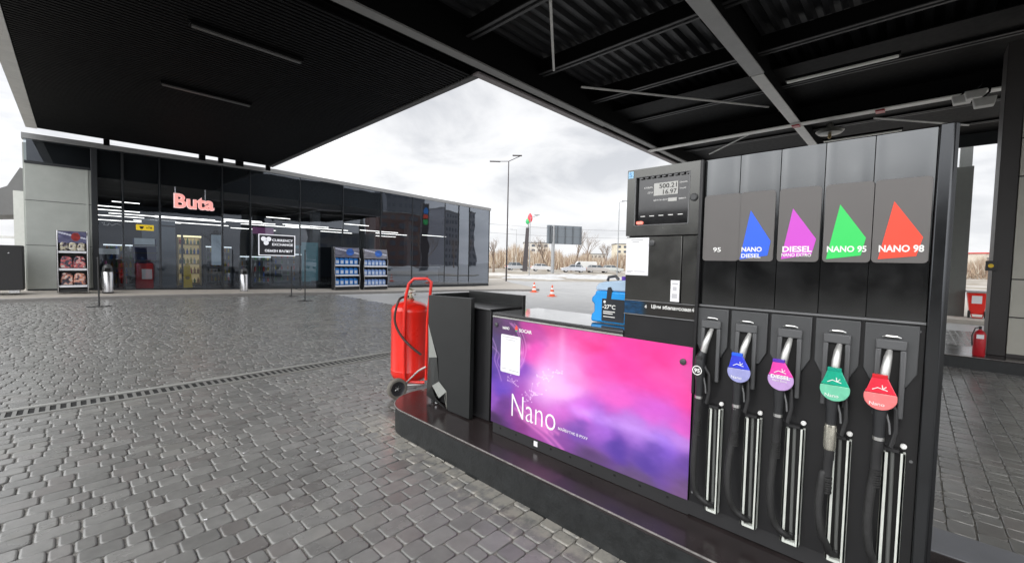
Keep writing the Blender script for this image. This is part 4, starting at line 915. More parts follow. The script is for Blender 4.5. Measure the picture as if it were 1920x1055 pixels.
text('NANO', 'W', (PX, 2.71, 1.29), 'lettering', WHITE, ps, w=.085, h=.026, depth=.001, bold=.03)
text('SOCAR', 'W', (PX, 2.505, 1.288), 'lettering', WHITE, ps, w=.15, h=.03, depth=.001, bold=.03)
MB().prism([(2.52, 1.32), (2.537, 1.345), (2.555, 1.318), (2.552, 1.30), (2.525, 1.30)], 0, PX-.001, PX).build('logo_flame', mat('logo_red', (.8, .08, .06), .5), ps)
MB().prism([(2.525, 1.301), (2.552, 1.301), (2.546, 1.286), (2.53, 1.286)], 0, PX-.0011, PX).build('logo_base', mat('logo_green', (.1, .4, .2), .5), ps)
pn = MB().prism(rrect(2.485, .897, 2.727, 1.243, .012), 0, PX-.002, PX).build('paper_notice', PAPER, ps)
mb = MB()
for z, a, c_ in ((1.222, 2.70, 2.52), (1.20, 2.66, 2.55), (.93, 2.71, 2.65), (.926, 2.62, 2.5)): mb.box(PX-.0025, c_, z, PX-.002, a, z+.003)
mb.build('printed_line', INKG, pn)
for y, z in ((2.79, 1.32), (1.053, 1.285)): MB().lathe((XF-.001, y, z), [(.02, 0), (.02, -.01), (.014, -.014)], 20, 'X').build('panel_lock', DGREY, fd)

# ---------------------------------------------------------------- nozzles
GREYC = mat('nozzle_body_black', (.025, .026, .028), .4)
cols = [None, ((.03, .05, .62), (.32, .33, .62), (.02, .12, .8)), ((.75, .05, .38), (.5, .32, .62), (.1, .03, .4)), ((.0, .36, .22), (.16, .55, .36), (.0, .3, .2)), ((.8, .02, .05), (.85, .2, .2), (.6, .01, .02))]
nlab = ['black fuel nozzle with round white 95 disc, farthest left', 'fuel nozzle with blue drop badge, second from the left', 'fuel nozzle with pink and violet diesel drop badge', 'fuel nozzle with green drop badge and clear sight tube', 'fuel nozzle with red drop badge, nearest the viewer']
yn = [.885, .675, .475, .262, .072]; yb = [.925, .712, .503, .272, .088]; ycb = [.925, .697, .492, .26, .089]
for k in range(5):
    o = empty('fuel_nozzle', (2.66, yb[k], 1.3), nlab[k], 'fuel nozzle', 'nozzles hanging on the dispenser')
    X = 2.655; yt, ym = yn[k], yb[k]
    MB().tube([(XF-.01, yt-.004, 1.525), (X+.02, yt, 1.49), (X, yt*.7+ym*.3, 1.44), (X, yt*.4+ym*.6, 1.38)], [.011, .016, .0185, .0185], 14).build('spout', mat('satin_spout', (.6, .6, .58), .42, metal=.75, var=.3, nscale=25), o)
    # body and grip
    MB().tube([(X, yt*.4+ym*.6, 1.385), (X, ym, 1.34), (X-.005, ym, 1.27), (X, ym, 1.2), (X, ym, 1.10)], [.019, .03, .033, .024, .021], 14).build('body', GREYC, o)
    if k == 0: MB().box(X-.03, ym-.018, 1.335, X-.015, ym+.018, 1.36).build('body_cap', BLKM, o, bevel=.003)
    # trigger guard
    MB().tube([(X, ym-.02, 1.3), (X, ym-.055, 1.25), (X, ym-.06, 1.15), (X, ym-.045, 1.07), (X, ym-.02, 1.08)], [.012, .009, .010, .011, .006], 8).build('trigger_guard', BLKM, o)
    MB().tube([(X, ym-.02, 1.24), (X, ym-.035, 1.18), (X, ym-.04, 1.13)], .0045, 8).build('trigger', MGREY, o)
    if k == 0:
        MB().lathe((X-.032, ym+.004, 1.27), [(.031, 0), (.031, -.006)], 28, 'X').build('disc', BLKM, o)
        mb = MB(); n = 28; vs = []
        for q in range(n):
            a = 2*math.pi*q/n; cy, sy = math.cos(a), math.sin(a)
            vs += [(X-.0385, ym+.004+.029*cy, 1.27+.029*sy), (X-.0385, ym+.004+.0235*cy, 1.27+.0235*sy)]
        mb.add(vs, [(2*q, 2*q+1, (2*q+3) % (2*n), (2*q+2) % (2*n)) for q in range(n)]); mb.build('disc_ring', WHITE, o)
        text('95', 'W', (X-.0382, ym+.021, 1.257), 'lettering', WHITE, o, w=.034, h=.025, depth=.001, bold=.03)
    else:
        c1_, c2_, c3_ = cols[k]; nm = fnm[k]
        cy, cz_, rr = ycb[k], 1.306, .0605
        tilt = -.012*(1 if k < 3 else .4)
        def pt(a): return (cy+rr*math.cos(a), cz_+rr*math.sin(a))
        low = [pt(R(a)) for a in [161+6*q for q in range(37)] if a <= 379]
        up = [pt(R(379)), pt(R(386)), pt(R(394)), (cy+.027-tilt, cz_+.097), (cy-.027-tilt, cz_+.097), pt(R(146)), pt(R(154)), pt(R(161))]
        MB().prism(up, 0, X-.046, X-.036).build('badge_top', mat('%s_badge_upper' % nm, c1_, .2, var=.3, nscale=30, coat=.3), o, bevel=.003)
        MB().prism(low, 0, X-.045, X-.036).build('badge_lower', mat('%s_badge_lower' % nm, c2_, .25, var=.25, nscale=30, coat=.3), o, bevel=.003)
        MB().box(X-.047, cy-.028-tilt, cz_+.09, X-.03, cy+.028-tilt, cz_+.108).build('badge_collar', mat('%s_badge_collar' % nm, c3_, .3), o, bevel=.002)
        s_ = ['', 'Nano', 'DIESEL', 'Nano', 'Nano'][k]
        if k == 2:
            text('DIESEL', 'W', (X-.0465, cy+.045, cz_+.004), 'lettering', WHITE, o, w=.088, h=.02, depth=.001, bold=.03)
            text('Nano Extro', 'W', (X-.0465, cy+.036, cz_-.012), 'lettering', WHITE, o, w=.066, h=.011, depth=.001)
        else: text(s_, 'W', (X-.0462, cy+.038, cz_-.04), 'lettering', WHITE, o, w=.055, h=.016, depth=.001)
        mb = MB(); mb.tube([(X-.047, cy+.03, cz_+.034), (X-.047, cy+.01, cz_+.046), (X-.047, cy-.008, cz_+.04), (X-.047, cy-.02, cz_+.054)], .0022, 6); mb.tube([(X-.047, cy-.008, cz_+.04), (X-.047, cy-.025, cz_+.036)], .002, 6); mb.tube([(X-.047, cy-.005, cz_+.06), (X-.047, cy-.008, cz_+.04)], .002, 6); mb.build('molecule_mark', WHITE, o)
    # collar ring / swivel / hose
    if k == 3: MB().tube([(X, ym, 1.115), (X, ym, 1.10), (X, ym-.0, 1.0), (X, ym, .985)], [.024, .027, .027, .023], 16).build('sight_tube', mat('sight_tube_metal', (.6, .58, .5), .18, metal=.8, var=.4, nscale=40), o)
    else: MB().tube([(X, ym, 1.108), (X, ym, 1.092 if k != 1 else 1.078)], .0225, 16).build('collar_ring', SILV, o)
    zt = .985 if k == 3 else 1.09
    MB().tube([(X, ym, zt), (X, ym, zt-.05), (X, ym+.002, zt-.055), (X, ym+.004, zt-.14)], [.023, .022, .021, .021], 14).build('swivel', BLKM, o)
    path = [(X, ym+.004, zt-.13)]; r_ = [.0225]
    mb = MB()
    for q in range(7): mb.tube([(X, ym+.004, zt-.145-q*.012), (X, ym+.004, zt-.154-q*.012)], .0235 if q % 2 == 0 else .022, 14)
    mb.build('strain_relief', RUB, o)
    l, r2_ = slots[k]; sc_y = (l+r2_)/2
    zb_ = .42 if k < 4 else .36
    sg = (.0, .012, .004, .016, .009)[k]
    path = [(X, ym+.004, zt-.13), (X-.006, ym+.01+sg*.6, .85), (X-.012-sg, ym+.012+sg, .7), (X-.012-sg*1.5, ym+.006+sg*.5, .57), (X-sg*.5, ym-.012, .49), (X+.018, sc_y+.022, zb_+.028), (X+.045, sc_y+.004, zb_+.012), (XF-.005, sc_y-.002, zb_+.03), (XF-.004, sc_y, .52), (XF-.004, sc_y+.004, .9), (XF-.002, sc_y+.006, 1.03)]
    P = [Vector(p) for p in path]; Q = []
    for i in range(len(P)-1):
        p0, p1, p2, p3 = P[max(i-1, 0)], P[i], P[i+1], P[min(i+2, len(P)-1)]
        for q in range(5):
            s = q/5; Q.append(.5*(2*p1+(p2-p0)*s+(2*p0-5*p1+4*p2-p3)*s*s+(3*p1-p0-3*p2+p3)*s**3))
    Q.append(P[-1])
    nfr = 36
    MB().tube(Q[:nfr], [.0185 if i < 14 else .0175 for i in range(nfr)], 14).build('hose', RUB, o)
    MB().tube(Q[nfr-1:], .0085, 10).build('retractor_strap', mat('grey_strap', (.12, .125, .12), .4), o)

# ---------------------------------------------------------------- blue jug on the cabinet
CLB = mat('clear_blue_fluid', (.02, .32, .8), .15, var=.15, nscale=6, coat=.3)
CLT = mat('translucent_jug_top', (.42, .56, .72), .25, coat=.3)
o = empty('washer_fluid_canister', (3.0, 1.75, 1.43), 'bright blue washer fluid canister with black label on the cabinet lid', 'canister')
jx0, jx1 = 2.93, 3.08
Pl = [(1.90, 1.435), (1.905, 1.46), (1.90, 1.50), (1.875, 1.515), (1.878, 1.58), (1.905, 1.60), (1.90, 1.635), (1.87, 1.66), (1.865, 1.69), (1.55, 1.69), (1.55, 1.435)]
MB().prism(Pl, 0, jx0, jx1).build('body', CLB, o, bevel=.014)
Pt = [(1.865, 1.692), (1.865, 1.72), (1.84, 1.75), (1.79, 1.765), (1.55, 1.79), (1.55, 1.692)]
MB().prism(Pt, 0, jx0+.002, jx1-.002).build('shoulder', CLT, o, bevel=.012)
lb = MB().prism(rrect(1.60, 1.45, 1.80, 1.63, .008), 0, jx0-.003, jx0).build('label', mat('canister_label_black', (.015, .018, .025), .4), o)
MB().prism([(1.76, 1.63), (1.72, 1.63), (1.71, 1.70), (1.725, 1.725), (1.75, 1.72), (1.755, 1.69)], 0, jx0-.003, jx0).build('label_swirl', mat('canister_label_black', (0, 0, 0)), o)
text('-27°C', 'W', (jx0-.004, 1.792, 1.55), 'lettering', WHITE, lb, w=.115, h=.036, depth=.001, bold=.02)
mb = MB(); mb.box(jx0-.004, 1.68, 1.525, jx0-.0032, 1.785, 1.532); mb.box(jx0-.004, 1.70, 1.51, jx0-.0032, 1.785, 1.517); mb.box(jx0-.004, 1.68, 1.485, jx0-.0032, 1.785, 1.491); mb.build('printed_line', WHITE, lb)
MB().lathe((jx0-.003, 1.775, 1.605), [(.011, 0), (.011, -.001)], 16, 'X').build('label_emblem', WHITE, lb)
MB().tube([(3.005, 1.80, 1.77), (3.005, 1.79, 1.80), (3.005, 1.73, 1.81), (3.005, 1.70, 1.785)], .012, 10).build('handle', mat('canister_handle', (.04, .04, .05), .4), o)
MB().lathe((3.005, 1.65, 1.78), [(.022, 0), (.022, .03)], 16).build('cap', mat('violet_cap', (.12, .05, .4), .4), o)

# ---------------------------------------------------------------- waste cabinet at island end
wb = empty('waste_cabinet', (3.0, 3.5, .285), 'black faceted waste cabinet at the rounded end of the island', 'waste bin')
WB = mat('waste_black_paint', (.015, .016, .016), .33, var=.25, nscale=4)
WBF = mat('waste_facet_paint', (.035, .037, .036), .22)
# front panel with cut left edge
P = [(3.93, 1.515), (3.2, 1.53), (3.2, .30), (3.55, .30), (3.62, .44), (3.72, .58), (3.74, .84), (3.93, 1.19)]
MB().prism(P, 0, 2.75, 2.80).build('front_panel', WB, wb, bevel=.002)
# faceted lower corner, folded sheet
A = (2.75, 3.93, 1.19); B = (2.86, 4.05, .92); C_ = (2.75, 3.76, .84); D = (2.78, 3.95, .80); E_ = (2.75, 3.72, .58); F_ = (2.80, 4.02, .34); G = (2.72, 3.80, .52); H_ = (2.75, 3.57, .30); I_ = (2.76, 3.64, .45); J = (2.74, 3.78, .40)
T1 = (3.0, 3.97, 1.25); T2 = (3.05, 4.02, .34); T3 = (2.98, 4.02, .9)
mb = MB(); mb.add([A, B, C_, D, E_, F_, G, H_, I_, J, T1, T2, T3],
    [(1, 12, 3), (2, 3, 6), (2, 6, 4), (3, 5, 6), (3, 12, 5), (6, 5, 9), (9, 5, 7), (0, 10, 1), (10, 12, 1), (12, 11, 5)])
mb.build('faceted_corner', WBF, wb, smooth=0)
for nme, vs_, fs_2, mm in (('pale_sheen_facet', [A, C_, D], [(0, 2, 1)], mat('pale_painted_sheen', (.3, .31, .29), .35)), ('pale_sheen_facet', [(2.745, 3.71, .58), (2.72, 3.80, .52), (2.745, 3.57, .50), (2.74, 3.70, .40)], [(0, 1, 3), (0, 3, 2)], mat('pale_painted_sheen', (0, 0, 0))),
        ('mid_sheen_facet', [A, B, D], [(0, 1, 2)], mat('mid_painted_sheen', (.17, .17, .15), .35)), ('mid_sheen_facet', [J, I_, H_, (2.745, 3.57, .50)], [(0, 3, 1), (1, 3, 2)], mat('mid_painted_sheen', (0, 0, 0)))):
    mb = MB(); mb.add(vs_, fs_2); mb.build(nme, mm, wb, smooth=0)  # facets coloured lighter greys in place of the sky they would reflect
mb = MB(); mb.prism([(2.80, 3.88), (2.80, 3.93), (3.38, 3.93), (3.38, 3.88)], 2, .29, 1.53); mb.build('end_panel', WB, wb, bevel=.002)
MB().box(3.30, 3.0, .29, 3.35, 3.88, 1.552).build('rear_panel', WB, wb, bevel=.002)
MB().box(2.86, 3.02, .30, 3.29, 3.87, 1.42).build('bin_body', BLK, wb, bevel=.004)
mb = MB(); mb.box(2.84, 3.01, 1.42, 3.29, 3.87, 1.432); mb.build('bin_lid', BLK, wb, bevel=.002)
MB().cyl((2.84, 3.86, 1.43), (2.84, 3.01, 1.43), .006, seg=8).build('lid_rim', MGREY, wb)
MB().lathe((2.80, 3.82, .30), [(.02, 0), (.02, .035)], 12).build('foot', STEEL, wb)

# ---------------------------------------------------------------- wheeled fire extinguisher
fe = empty('wheeled_extinguisher', (3.45, 5.3, 0), 'large red wheeled fire extinguisher behind the waste cabinet', 'fire extinguisher')
cx, cy = 3.36, 5.25; vd = Vector((.7212, .6913, 0)); rt = Vector((.6913, -.7212, 0))
r = .268
MB().lathe((cx, cy, .13), [(.08, .03), (.19, .05), (.245, .09), (r, .15), (r, .19), (r+.004, .2), (r, .21), (r, 1.03), (r+.004, 1.04), (r, 1.06), (.255, 1.1), (.21, 1.145), (.11, 1.18), (.05, 1.2)], 36).build('tank', RED, fe)
def W3(a, b_, z): p = Vector((cx, cy, 0))+rt*a+vd*b_; return (p.x, p.y, z)
MB().lathe((cx, cy, 1.33), [(.05, 0), (.06, .02), (.035, .04), (.03, .1), (.05, .12), (.05, .15), (.02, .17)], 16).build('valve', mat('valve_brass', (.55, .5, .38), .35, metal=.8), fe)
MB().tube([W3(-.08, -.05, 1.43), W3(.08, -.05, 1.46)], .012, 8).build('valve_lever', SILV, fe)
MB().lathe(W3(.07, -.08, 1.40), [(.035, 0), (.035, .03)], 14).build('pressure_gauge', SILV, fe)
# frame: bent red tube handle
fr1 = [W3(-.0, -.31, .22), W3(-.01, -.31, .6), W3(-.01, -.31, 1.1), W3(.01, -.31, 1.4), W3(.05, -.31, 1.58), W3(.12, -.31, 1.65), W3(.30, -.31, 1.655), W3(.36, -.31, 1.61), W3(.34, -.3, 1.4), W3(.31, -.3, 1.1), W3(.3, -.3, .25)]
MB().tube(fr1, .021, 10).build('handle_frame', RED, fe)
MB().tube([W3(-.16, .0, .16), W3(-.30, .02, .03)], .022, 8).build('foot', RED, fe)
MB().tube([W3(-.24, .1, .16), W3(-.05, -.25, .2), W3(.27, -.25, .2)], .02, 8).build('base_rail', RED, fe)
MB().tube([W3(.02, -.3, .2), W3(.2, -.33, .38), W3(.3, -.33, .44)], .014, 8).build('strut', SILV, fe)
wx, wy, _ = W3(-.15, -.31, 0)
def wheel(c, r_, w, parent):
    ax = Vector((rt.x*.62+vd.x*.78*-1, rt.y*.62-vd.y*.78, 0)).normalized()
    c = Vector(c); pts = []
    tb = MB()
    for nme, prof, mm in (('tyre', [(-.5, .72), (-.5, .9), (-.3, 1), (.3, 1), (.5, .9), (.5, .72), (-.5, .72)], mat('grey_tyre', (.16, .15, .13), .8)), ('rim', [(-.35, .12), (-.2, .15), (-.25, .6), (-.45, .73), (.45, .73), (.25, .6), (.2, .15), (.35, .12)], mat('dark_rim', (.05, .05, .055), .4, metal=.5))):
        q = ax.to_track_quat('Z', 'Y'); M = MB(); seg = 28; vs = []
        for a, b_ in prof:
            for k in range(seg):
                t_ = 2*math.pi*k/seg; v = Vector((b_*r_*math.cos(t_), b_*r_*math.sin(t_), a*w)); v = q @ v; vs.append(c+v)
        n = len(prof); fs = [(i*seg+k, i*seg+(k+1) % seg, (i+1)*seg+(k+1) % seg, (i+1)*seg+k) for i in range(n-1) for k in range(seg)]
        M.add(vs, fs); M.build(nme, mm, parent)
    M = MB(); q = ax.to_track_quat('Z', 'Y')
    for s_ in range(5):
        a = 2*math.pi*s_/5; d1 = q @ Vector((math.cos(a), math.sin(a), 0)); M.tube([c+d1*.1*r_, c+d1*.68*r_], [.018, .012], 6)
    M.build('spoke', SILV, parent)
wo_ = MB().tube([(wx, wy, .155), W3(.25, -.2, .155)], .014, 8).build('axle', SILV, fe)
wh = MB().cyl(W3(-.09, -.36, .14), W3(-.06, -.33, .14), .03, seg=12).build('wheel', STEEL, fe)
wheel(W3(-.08, -.37, .14), .14, .07, wh)
hp = [W3(.0, -.12, 1.39), W3(-.08, -.3, 1.36), W3(-.13, -.34, 1.15), W3(-.11, -.35, 1.0), W3(-.02, -.37, .85), W3(.12, -.4, .72), W3(.25, -.4, .62)]
P = [Vector(p) for p in hp]; Q = []
for i in range(len(P)-1):
    p0, p1, p2, p3 = P[max(i-1, 0)], P[i], P[i+1], P[min(i+2, len(P)-1)]
    for q in range(6):
        s = q/6; Q.append(.5*(2*p1+(p2-p0)*s+(2*p0-5*p1+4*p2-p3)*s*s+(3*p1-p0-3*p2+p3)*s**3))
Q.append(P[-1]); MB().tube(Q, .016, 10).build('discharge_hose', mat('brown_black_hose', (.05, .03, .025), .5), fe)

# ================================================================ RIGHT SIDE
cl = empty('clad_column', (13, -2, .25), 'square canopy column clad in grey concrete panels beyond the dispenser', 'column')
mb = MB(); mb.box(12.82, -1.13, .25, 13.5, -1.385, 6.45); mb.build('dark_casing', mat('column_dark', (.03, .027, .026), .5), cl, bevel=.01)
z = .3
for k, zt in enumerate((1.04, 1.79, 3.8, 4.54, 6.4)):
    MB().box(12.8, -1.39, z+.012, 13.5, -3.2, zt-.012).build('concrete_panel', CONCD, cl, bevel=.006); z = zt
MB().box(12.815, -1.39, .25, 13.48, -3.18, 6.45).build('core', mat('column_dark', (0, 0, 0)), cl)
yb2 = empty('notice_box', (12.78, -1.05, 2.1), 'small dark notice box with yellow symbol on the column edge', 'notice')
MB().box(12.74, -1.03, 1.95, 12.82, -1.18, 2.15).build('box', BLKM, yb2, bevel=.008)
MB().lathe((12.74, -1.10, 2.05), [(.04, 0), (.04, -.005)], 18, 'X').build('symbol', YEL, yb2)
ex = empty('fire_extinguisher', (12.5, -1.02, .25), 'small dark red fire extinguisher standing at the column foot', 'fire extinguisher')
MB().lathe((12.5, -1.0, .25), [(.08, 0), (.09, .02), (.09, .42), (.07, .48), (.03, .51), (.025, .53)], 20).build('cylinder', DRED, ex)
MB().lathe((12.5, -1.0, .78), [(.02, 0), (.025, .05), (.01, .06)], 10).build('valve', BLKM, ex)
MB().tube([(12.5, -1.0, .82), (12.46, -.93, .8), (12.44, -.89, .65), (12.45, -.9, .45)], .011, 8).build('hose', BLKM, ex)
MB().box(12.405, -1.05, .6, 12.412, -.95, .68).build('label', PAPER, ex)
fp = empty('tall_grey_pylon', (24.8, -1.3, 0), 'thick dark grey pylon standing beyond the canopy edge', 'pylon')
MB().box(24.5, -1.02, .1, 25.0, -1.50, 6.1).build('lower_casing', mat('pylon_grey', (.12, .125, .115), .45), fp, bevel=.01)
MB().box(24.6, -1.1, 6.1, 24.9, -1.45, 9.5).build('upper_mast', mat('pylon_upper_grey', (.25, .26, .25), .5), fp, bevel=.01)
tag(MB().box(22.9, -14, -.05, 40, 3, .15).build('pavement', PAVE, None, bevel=.01), kind='structure')
rb = empty('red_wheeled_bin', (24.3, -1.8, .15), 'bright red wheeled bin with white notice beyond the grey pylon', 'wheeled bin')
mb = MB(); mb.hexa([(24.1, -2.0, .3), (24.55, -2.0, .3), (24.55, -1.62, .3), (24.1, -1.62, .3)], [(24.05, -2.06, 1.12), (24.65, -2.06, 1.12), (24.65, -1.52, 1.12), (24.05, -1.52, 1.12)]); mb.build('body', RED, rb, bevel=.03)
MB().box(24.0, -2.08, 1.13, 24.7, -1.5, 1.22).build('lid', mat('grey_bin_lid', (.45, .42, .42), .4), rb, bevel=.03)
MB().box(24.04, -1.92, .72, 24.08, -1.65, 1.02).build('white_notice', PAPER, rb)
for y in (-1.6, -2.03): MB().lathe((24.12, y-.03, .3), [(.14, 0), (.14, .06)], 18, 'Y').build('wheel', TYRE, rb)
mb = MB(); mb.tube([(24.1, -1.66, .3), (24.08, -1.7, .18), (24.08, -1.95, .18), (24.1, -1.98, .3)], .02, 8); mb.build('frame', RED, rb)

# ================================================================ FAR THINGS
def lamp_post(x, y, h, arms, label, m=POLE, r=.085):
    g = float(gz(x, y)); o = empty('street_lamp', (x, y, g), label, 'street lamp')
    MB().tube([(x, y, g), (x, y, g+h*.5), (x, y, g+h)], [r, r*.8, r*.55], 10).build('pole', m, o)
    for dx, dz, L in arms:
        d = Vector((.6926, -.721, 0))
        p = Vector((x, y, g+h)); q = p+d*dx+Vector((0, 0, dz))
        MB().tube([p, q], .035, 8).build('arm', m, o)
        e0 = q-d*(L if dx > 0 else -L); s = Vector((0, 0, 1)); f_ = d.cross(s)
        mb = MB(); v = []
        for pp_ in (e0, q+d*(.1 if dx > 0 else -.1)):
            for a, b_ in ((-.13, -.03), (.13, -.03), (.13, .04), (-.13, .04)): v.append(pp_+f_*a+s*b_)
        mb.add(v, [(0, 1, 2, 3), (7, 6, 5, 4), (0, 4, 5, 1), (1, 5, 6, 2), (2, 6, 7, 3), (3, 7, 4, 0)]); mb.build('lamp_head', m, o)
    return o
lamp_post(28.73, 28.32, 11.5, [(-1.7, -.05, .9), (1.15, .55, .8)], 'tall dark street lamp with two arms beside the shop corner')
lamp_post(41.4, 36.6, 7.8, [(1.1, .4, .6)], 'slim grey street lamp right of the logo pylon', GALV, .07)
lamp_post(48.83, 27.9, 10.0, [(.9, .15, .6)], 'slim street lamp just left of the dispenser terminal', GALV, .08)
lamp_post(70, 66, 9, [(-1.5, .1, .6)], 'thin distant street lamp seen behind the tall dark one', GALV, .07)
py = empty('logo_pylon', (57.7, 52.1, 0), 'dark tapering pylon topped by red and green emblem', 'pylon')
g = float(gz(57.7, 52.1))
mb = MB(); d = Vector((.6926, -.721, 0)); f_ = Vector((.721, .6926, 0)); c = Vector((57.7, 52.1, g))
def slab(c, w0, w1, h, th, sh=0):
    v = []
    for w, z, s_ in ((w0, 0, 0), (w1, h, sh)):
        for a, b_ in ((-1, -1), (1, -1), (1, 1), (-1, 1)): v.append(c+d*(a*w/2+s_)+f_*(b_*th/2)+Vector((0, 0, z)))
    return v[:4], v[4:]
b_, t_ = slab(c, .95, .6, 8.0, .5, .35); mb.hexa(b_, t_); mb.build('mast', POLE, py)
MB().cyl(c+d*.45+Vector((0, 0, 8)), c+d*.55+Vector((0, 0, 9.2)), .12, seg=10).build('neck', GALV, py)
def flame(cc, w, h, m, nme):
    mb = MB(); mb.lathe((0, 0, 0), [(.02, 0), (.35*w, .15*h), (.5*w, .42*h), (.42*w, .7*h), (.2*w, .9*h), (.02, h)], 14)
    mb.v = [tuple(cc+d*p[0]+f_*(p[1]*.5)+Vector((0, 0, p[2]))) for p in mb.v]; mb.build(nme, m, py)
flame(c+d*.75+Vector((0, 0, 8.9)), .95, 1.8, mat('emblem_red', (.75, .06, .08), .4), 'emblem_red')
flame(c+d*.35+Vector((0, 0, 8.6)), .8, 1.2, mat('emblem_green', (.05, .45, .15), .4), 'emblem_green')
bb = empty('billboard', (55.8, 44.1, 0), 'grey back of a large roadside billboard on one post', 'billboard')
c = Vector((55.8, 44.1, float(gz(55.8, 44.1)))); MB().cyl(c, c+Vector((0, 0, 8.0)), .3, .26, 14).build('post', GALV, bb)
d2 = Vector((.86, -.51, 0)).normalized(); f2 = Vector((.51, .86, 0))
mb = MB(); cc = c+d2*1.9+Vector((0, 0, 4.9)); v = []
for z in (0, 3.1):
    for a, b_ in ((-2.9, 0), (3.3, 0), (3.3, .5), (-2.9, .5)): v.append(cc+d2*a+f2*b_+Vector((0, 0, z)))
mb.hexa(v[:4], v[4:]); mb.build('panel', mat('billboard_back', (.14, .16, .18), .6), bb)
mb = MB()
for k in range(5):
    p = cc+d2*(-2.6+k*1.4)-f2*.12; mb.box(p.x-.05, p.y-.05, p.z, p.x+.05, p.y+.05, p.z+3.0)
mb.build('stiffener', mat('billboard_rib', (.08, .09, .1), .6), bb)
p = cc-d2*2.2-f2*.15; MB().box(p.x-.25, p.y-.1, p.z+.2, p.x+.25, p.y+.1, p.z+2.9).build('ladder_cage', mat('billboard_rib', (0, 0, 0)), bb)
def cone(x, y, label):
    o = empty('traffic_cone', (x, y, 0), label, 'traffic cone')
    z = -.013
    MB().lathe((x, y, z+.03), [(.17, 0), (.14, .12)], 18).build('lower_cone', ORA, o)
    MB().lathe((x, y, z+.15), [(.14, 0), (.115, .13)], 18).build('white_band', WHITE, o)
    MB().lathe((x, y, z+.28), [(.115, 0), (.085, .13)], 18).build('middle_cone', ORA, o)
    MB().lathe((x, y, z+.41), [(.085, 0), (.06, .1)], 18).build('white_band', WHITE, o)
    MB().lathe((x, y, z+.51), [(.06, 0), (.03, .15), (.02, .16)], 18).build('tip', ORA, o)
    MB().box(x-.21, y-.21, z, x+.21, y+.21, z+.03).build('base', ORA, o, bevel=.01)
cone(20.9, 18.0, 'orange and white traffic cone, the left one on the asphalt'); cone(19.2, 15.15, 'orange and white traffic cone, the right one nearer the pump')

def car(loc, rz, col, label, kind='car', group=None):
    o = empty('parked_car' if kind != 'van' else 'parked_van', (0, 0, 0), label, 'car' if kind != 'van' else 'van', group)
    L, Wd = (4.4, 1.78) if kind != 'van' else (5.2, 2.0)
    pm = mat('car_paint_%d_%d_%d' % tuple(int(c*100) for c in col), col, .25, coat=.6, var=.03)
    if kind == 'van':
        side = [(-2.6, .35), (-2.6, 1.9), (-2.4, 2.1), (1.2, 2.1), (1.9, 1.35), (2.5, 1.15), (2.6, .7), (2.6, .35)]
        win = [(.75, 1.35), (.8, 1.95), (1.15, 1.98), (1.78, 1.35)]
    else:
        side = [(-2.2, .32), (-2.2, .8), (-2.12, .95), (-1.5, 1.0), (1.0, .97), (1.9, .85), (2.18, .68), (2.2, .32)]
        win = None
    mb = MB(); mb.prism(side, 1, -Wd/2, Wd/2); mb.build('body', pm, o, bevel=.06)
    if kind != 'van':
        def cab(z0, z1, x0, x1, x2, x3, w0, w1): return [(x0, -w0, z0), (x1, -w0, z0), (x1, w0, z0), (x0, w0, z0)], [(x2, -w1, z1), (x3, -w1, z1), (x3, w1, z1), (x2, w1, z1)]
        top = 1.45 if kind == 'car' else 1.62
        mb = MB(); mb.hexa(*cab(.96, top-.05, -1.75, 1.0, -1.35, .35, Wd/2-.06, Wd/2-.24)); mb.build('windows', CGL, o, bevel=.03)
        mb = MB(); mb.hexa(*cab(top-.05, top, -1.38, .38, -1.25, .25, Wd/2-.23, Wd/2-.3)); mb.build('roof', pm, o, bevel=.02)
        mb = MB()
        for s_ in (-1, 1):
            for xa, xb in ((-.35, -.3), (-1.5, -1.25)): mb.hexa([(xa, s_*(Wd/2-.065)-.015, .96), (xa+.07, s_*(Wd/2-.065)-.015, .96), (xa+.07, s_*(Wd/2-.065)+.015, .96), (xa, s_*(Wd/2-.065)+.015, .96)], [(xb, s_*(Wd/2-.24)-.015, top-.04), (xb+.07, s_*(Wd/2-.24)-.015, top-.04), (xb+.07, s_*(Wd/2-.24)+.015, top-.04), (xb, s_*(Wd/2-.24)+.015, top-.04)])
        mb.build('pillar', pm, o)
    else:
        for s_ in (-1, 1): MB().prism(win, 1, s_*Wd/2-.005, s_*(Wd/2+.01)).build('window', CGL, o)
        MB().hexa([(1.3, -.85, 1.32), (1.93, -.85, 1.32), (1.93, .85, 1.32), (1.3, .85, 1.32)], [(1.1, -.8, 2.02), (1.27, -.8, 2.02), (1.27, .8, 2.02), (1.1, .8, 2.02)]).build('windscreen', CGL, o)
    for xw in (-1.35, 1.38):
        for s_ in (-1, 1):
            w = MB().lathe((xw, s_*(Wd/2-.18)-.1, .33), [(.2, 0), (.31, .01), (.33, .04), (.33, .16), (.31, .2), (.2, .2)], 18, 'Y').build('wheel', TYRE, o)
            MB().lathe((xw, s_*(Wd/2-.08)-.01, .33), [(.19, 0), (.19, .02)], 14, 'Y').build('rim', STEEL, w)
    for s_ in (-1, 1):
        MB().box(L/2-.06, s_*(Wd/2-.35)-.16, .62, L/2+.012, s_*(Wd/2-.35)+.16, .78).build('headlight', WHITE, o, bevel=.02)
        MB().box(-L/2-.012, s_*(Wd/2-.3)-.14, .7, -L/2+.06, s_*(Wd/2-.3)+.14, .86).build('tail_light', RED, o, bevel=.02)
    o.location = loc; o.rotation_euler = (0, 0, rz); return o
def at(u, D):   # a spot D metres along the view, u = picture column, on the terrain
    k = (u-960)/786.; v = Vector((.7212, .6913, 0))*D+Vector((.6926, -.721, 0))*(D*k); return (v.x, v.y, float(gz(v.x, v.y))-.013)
RZ = math.atan2(-.721, .6926)
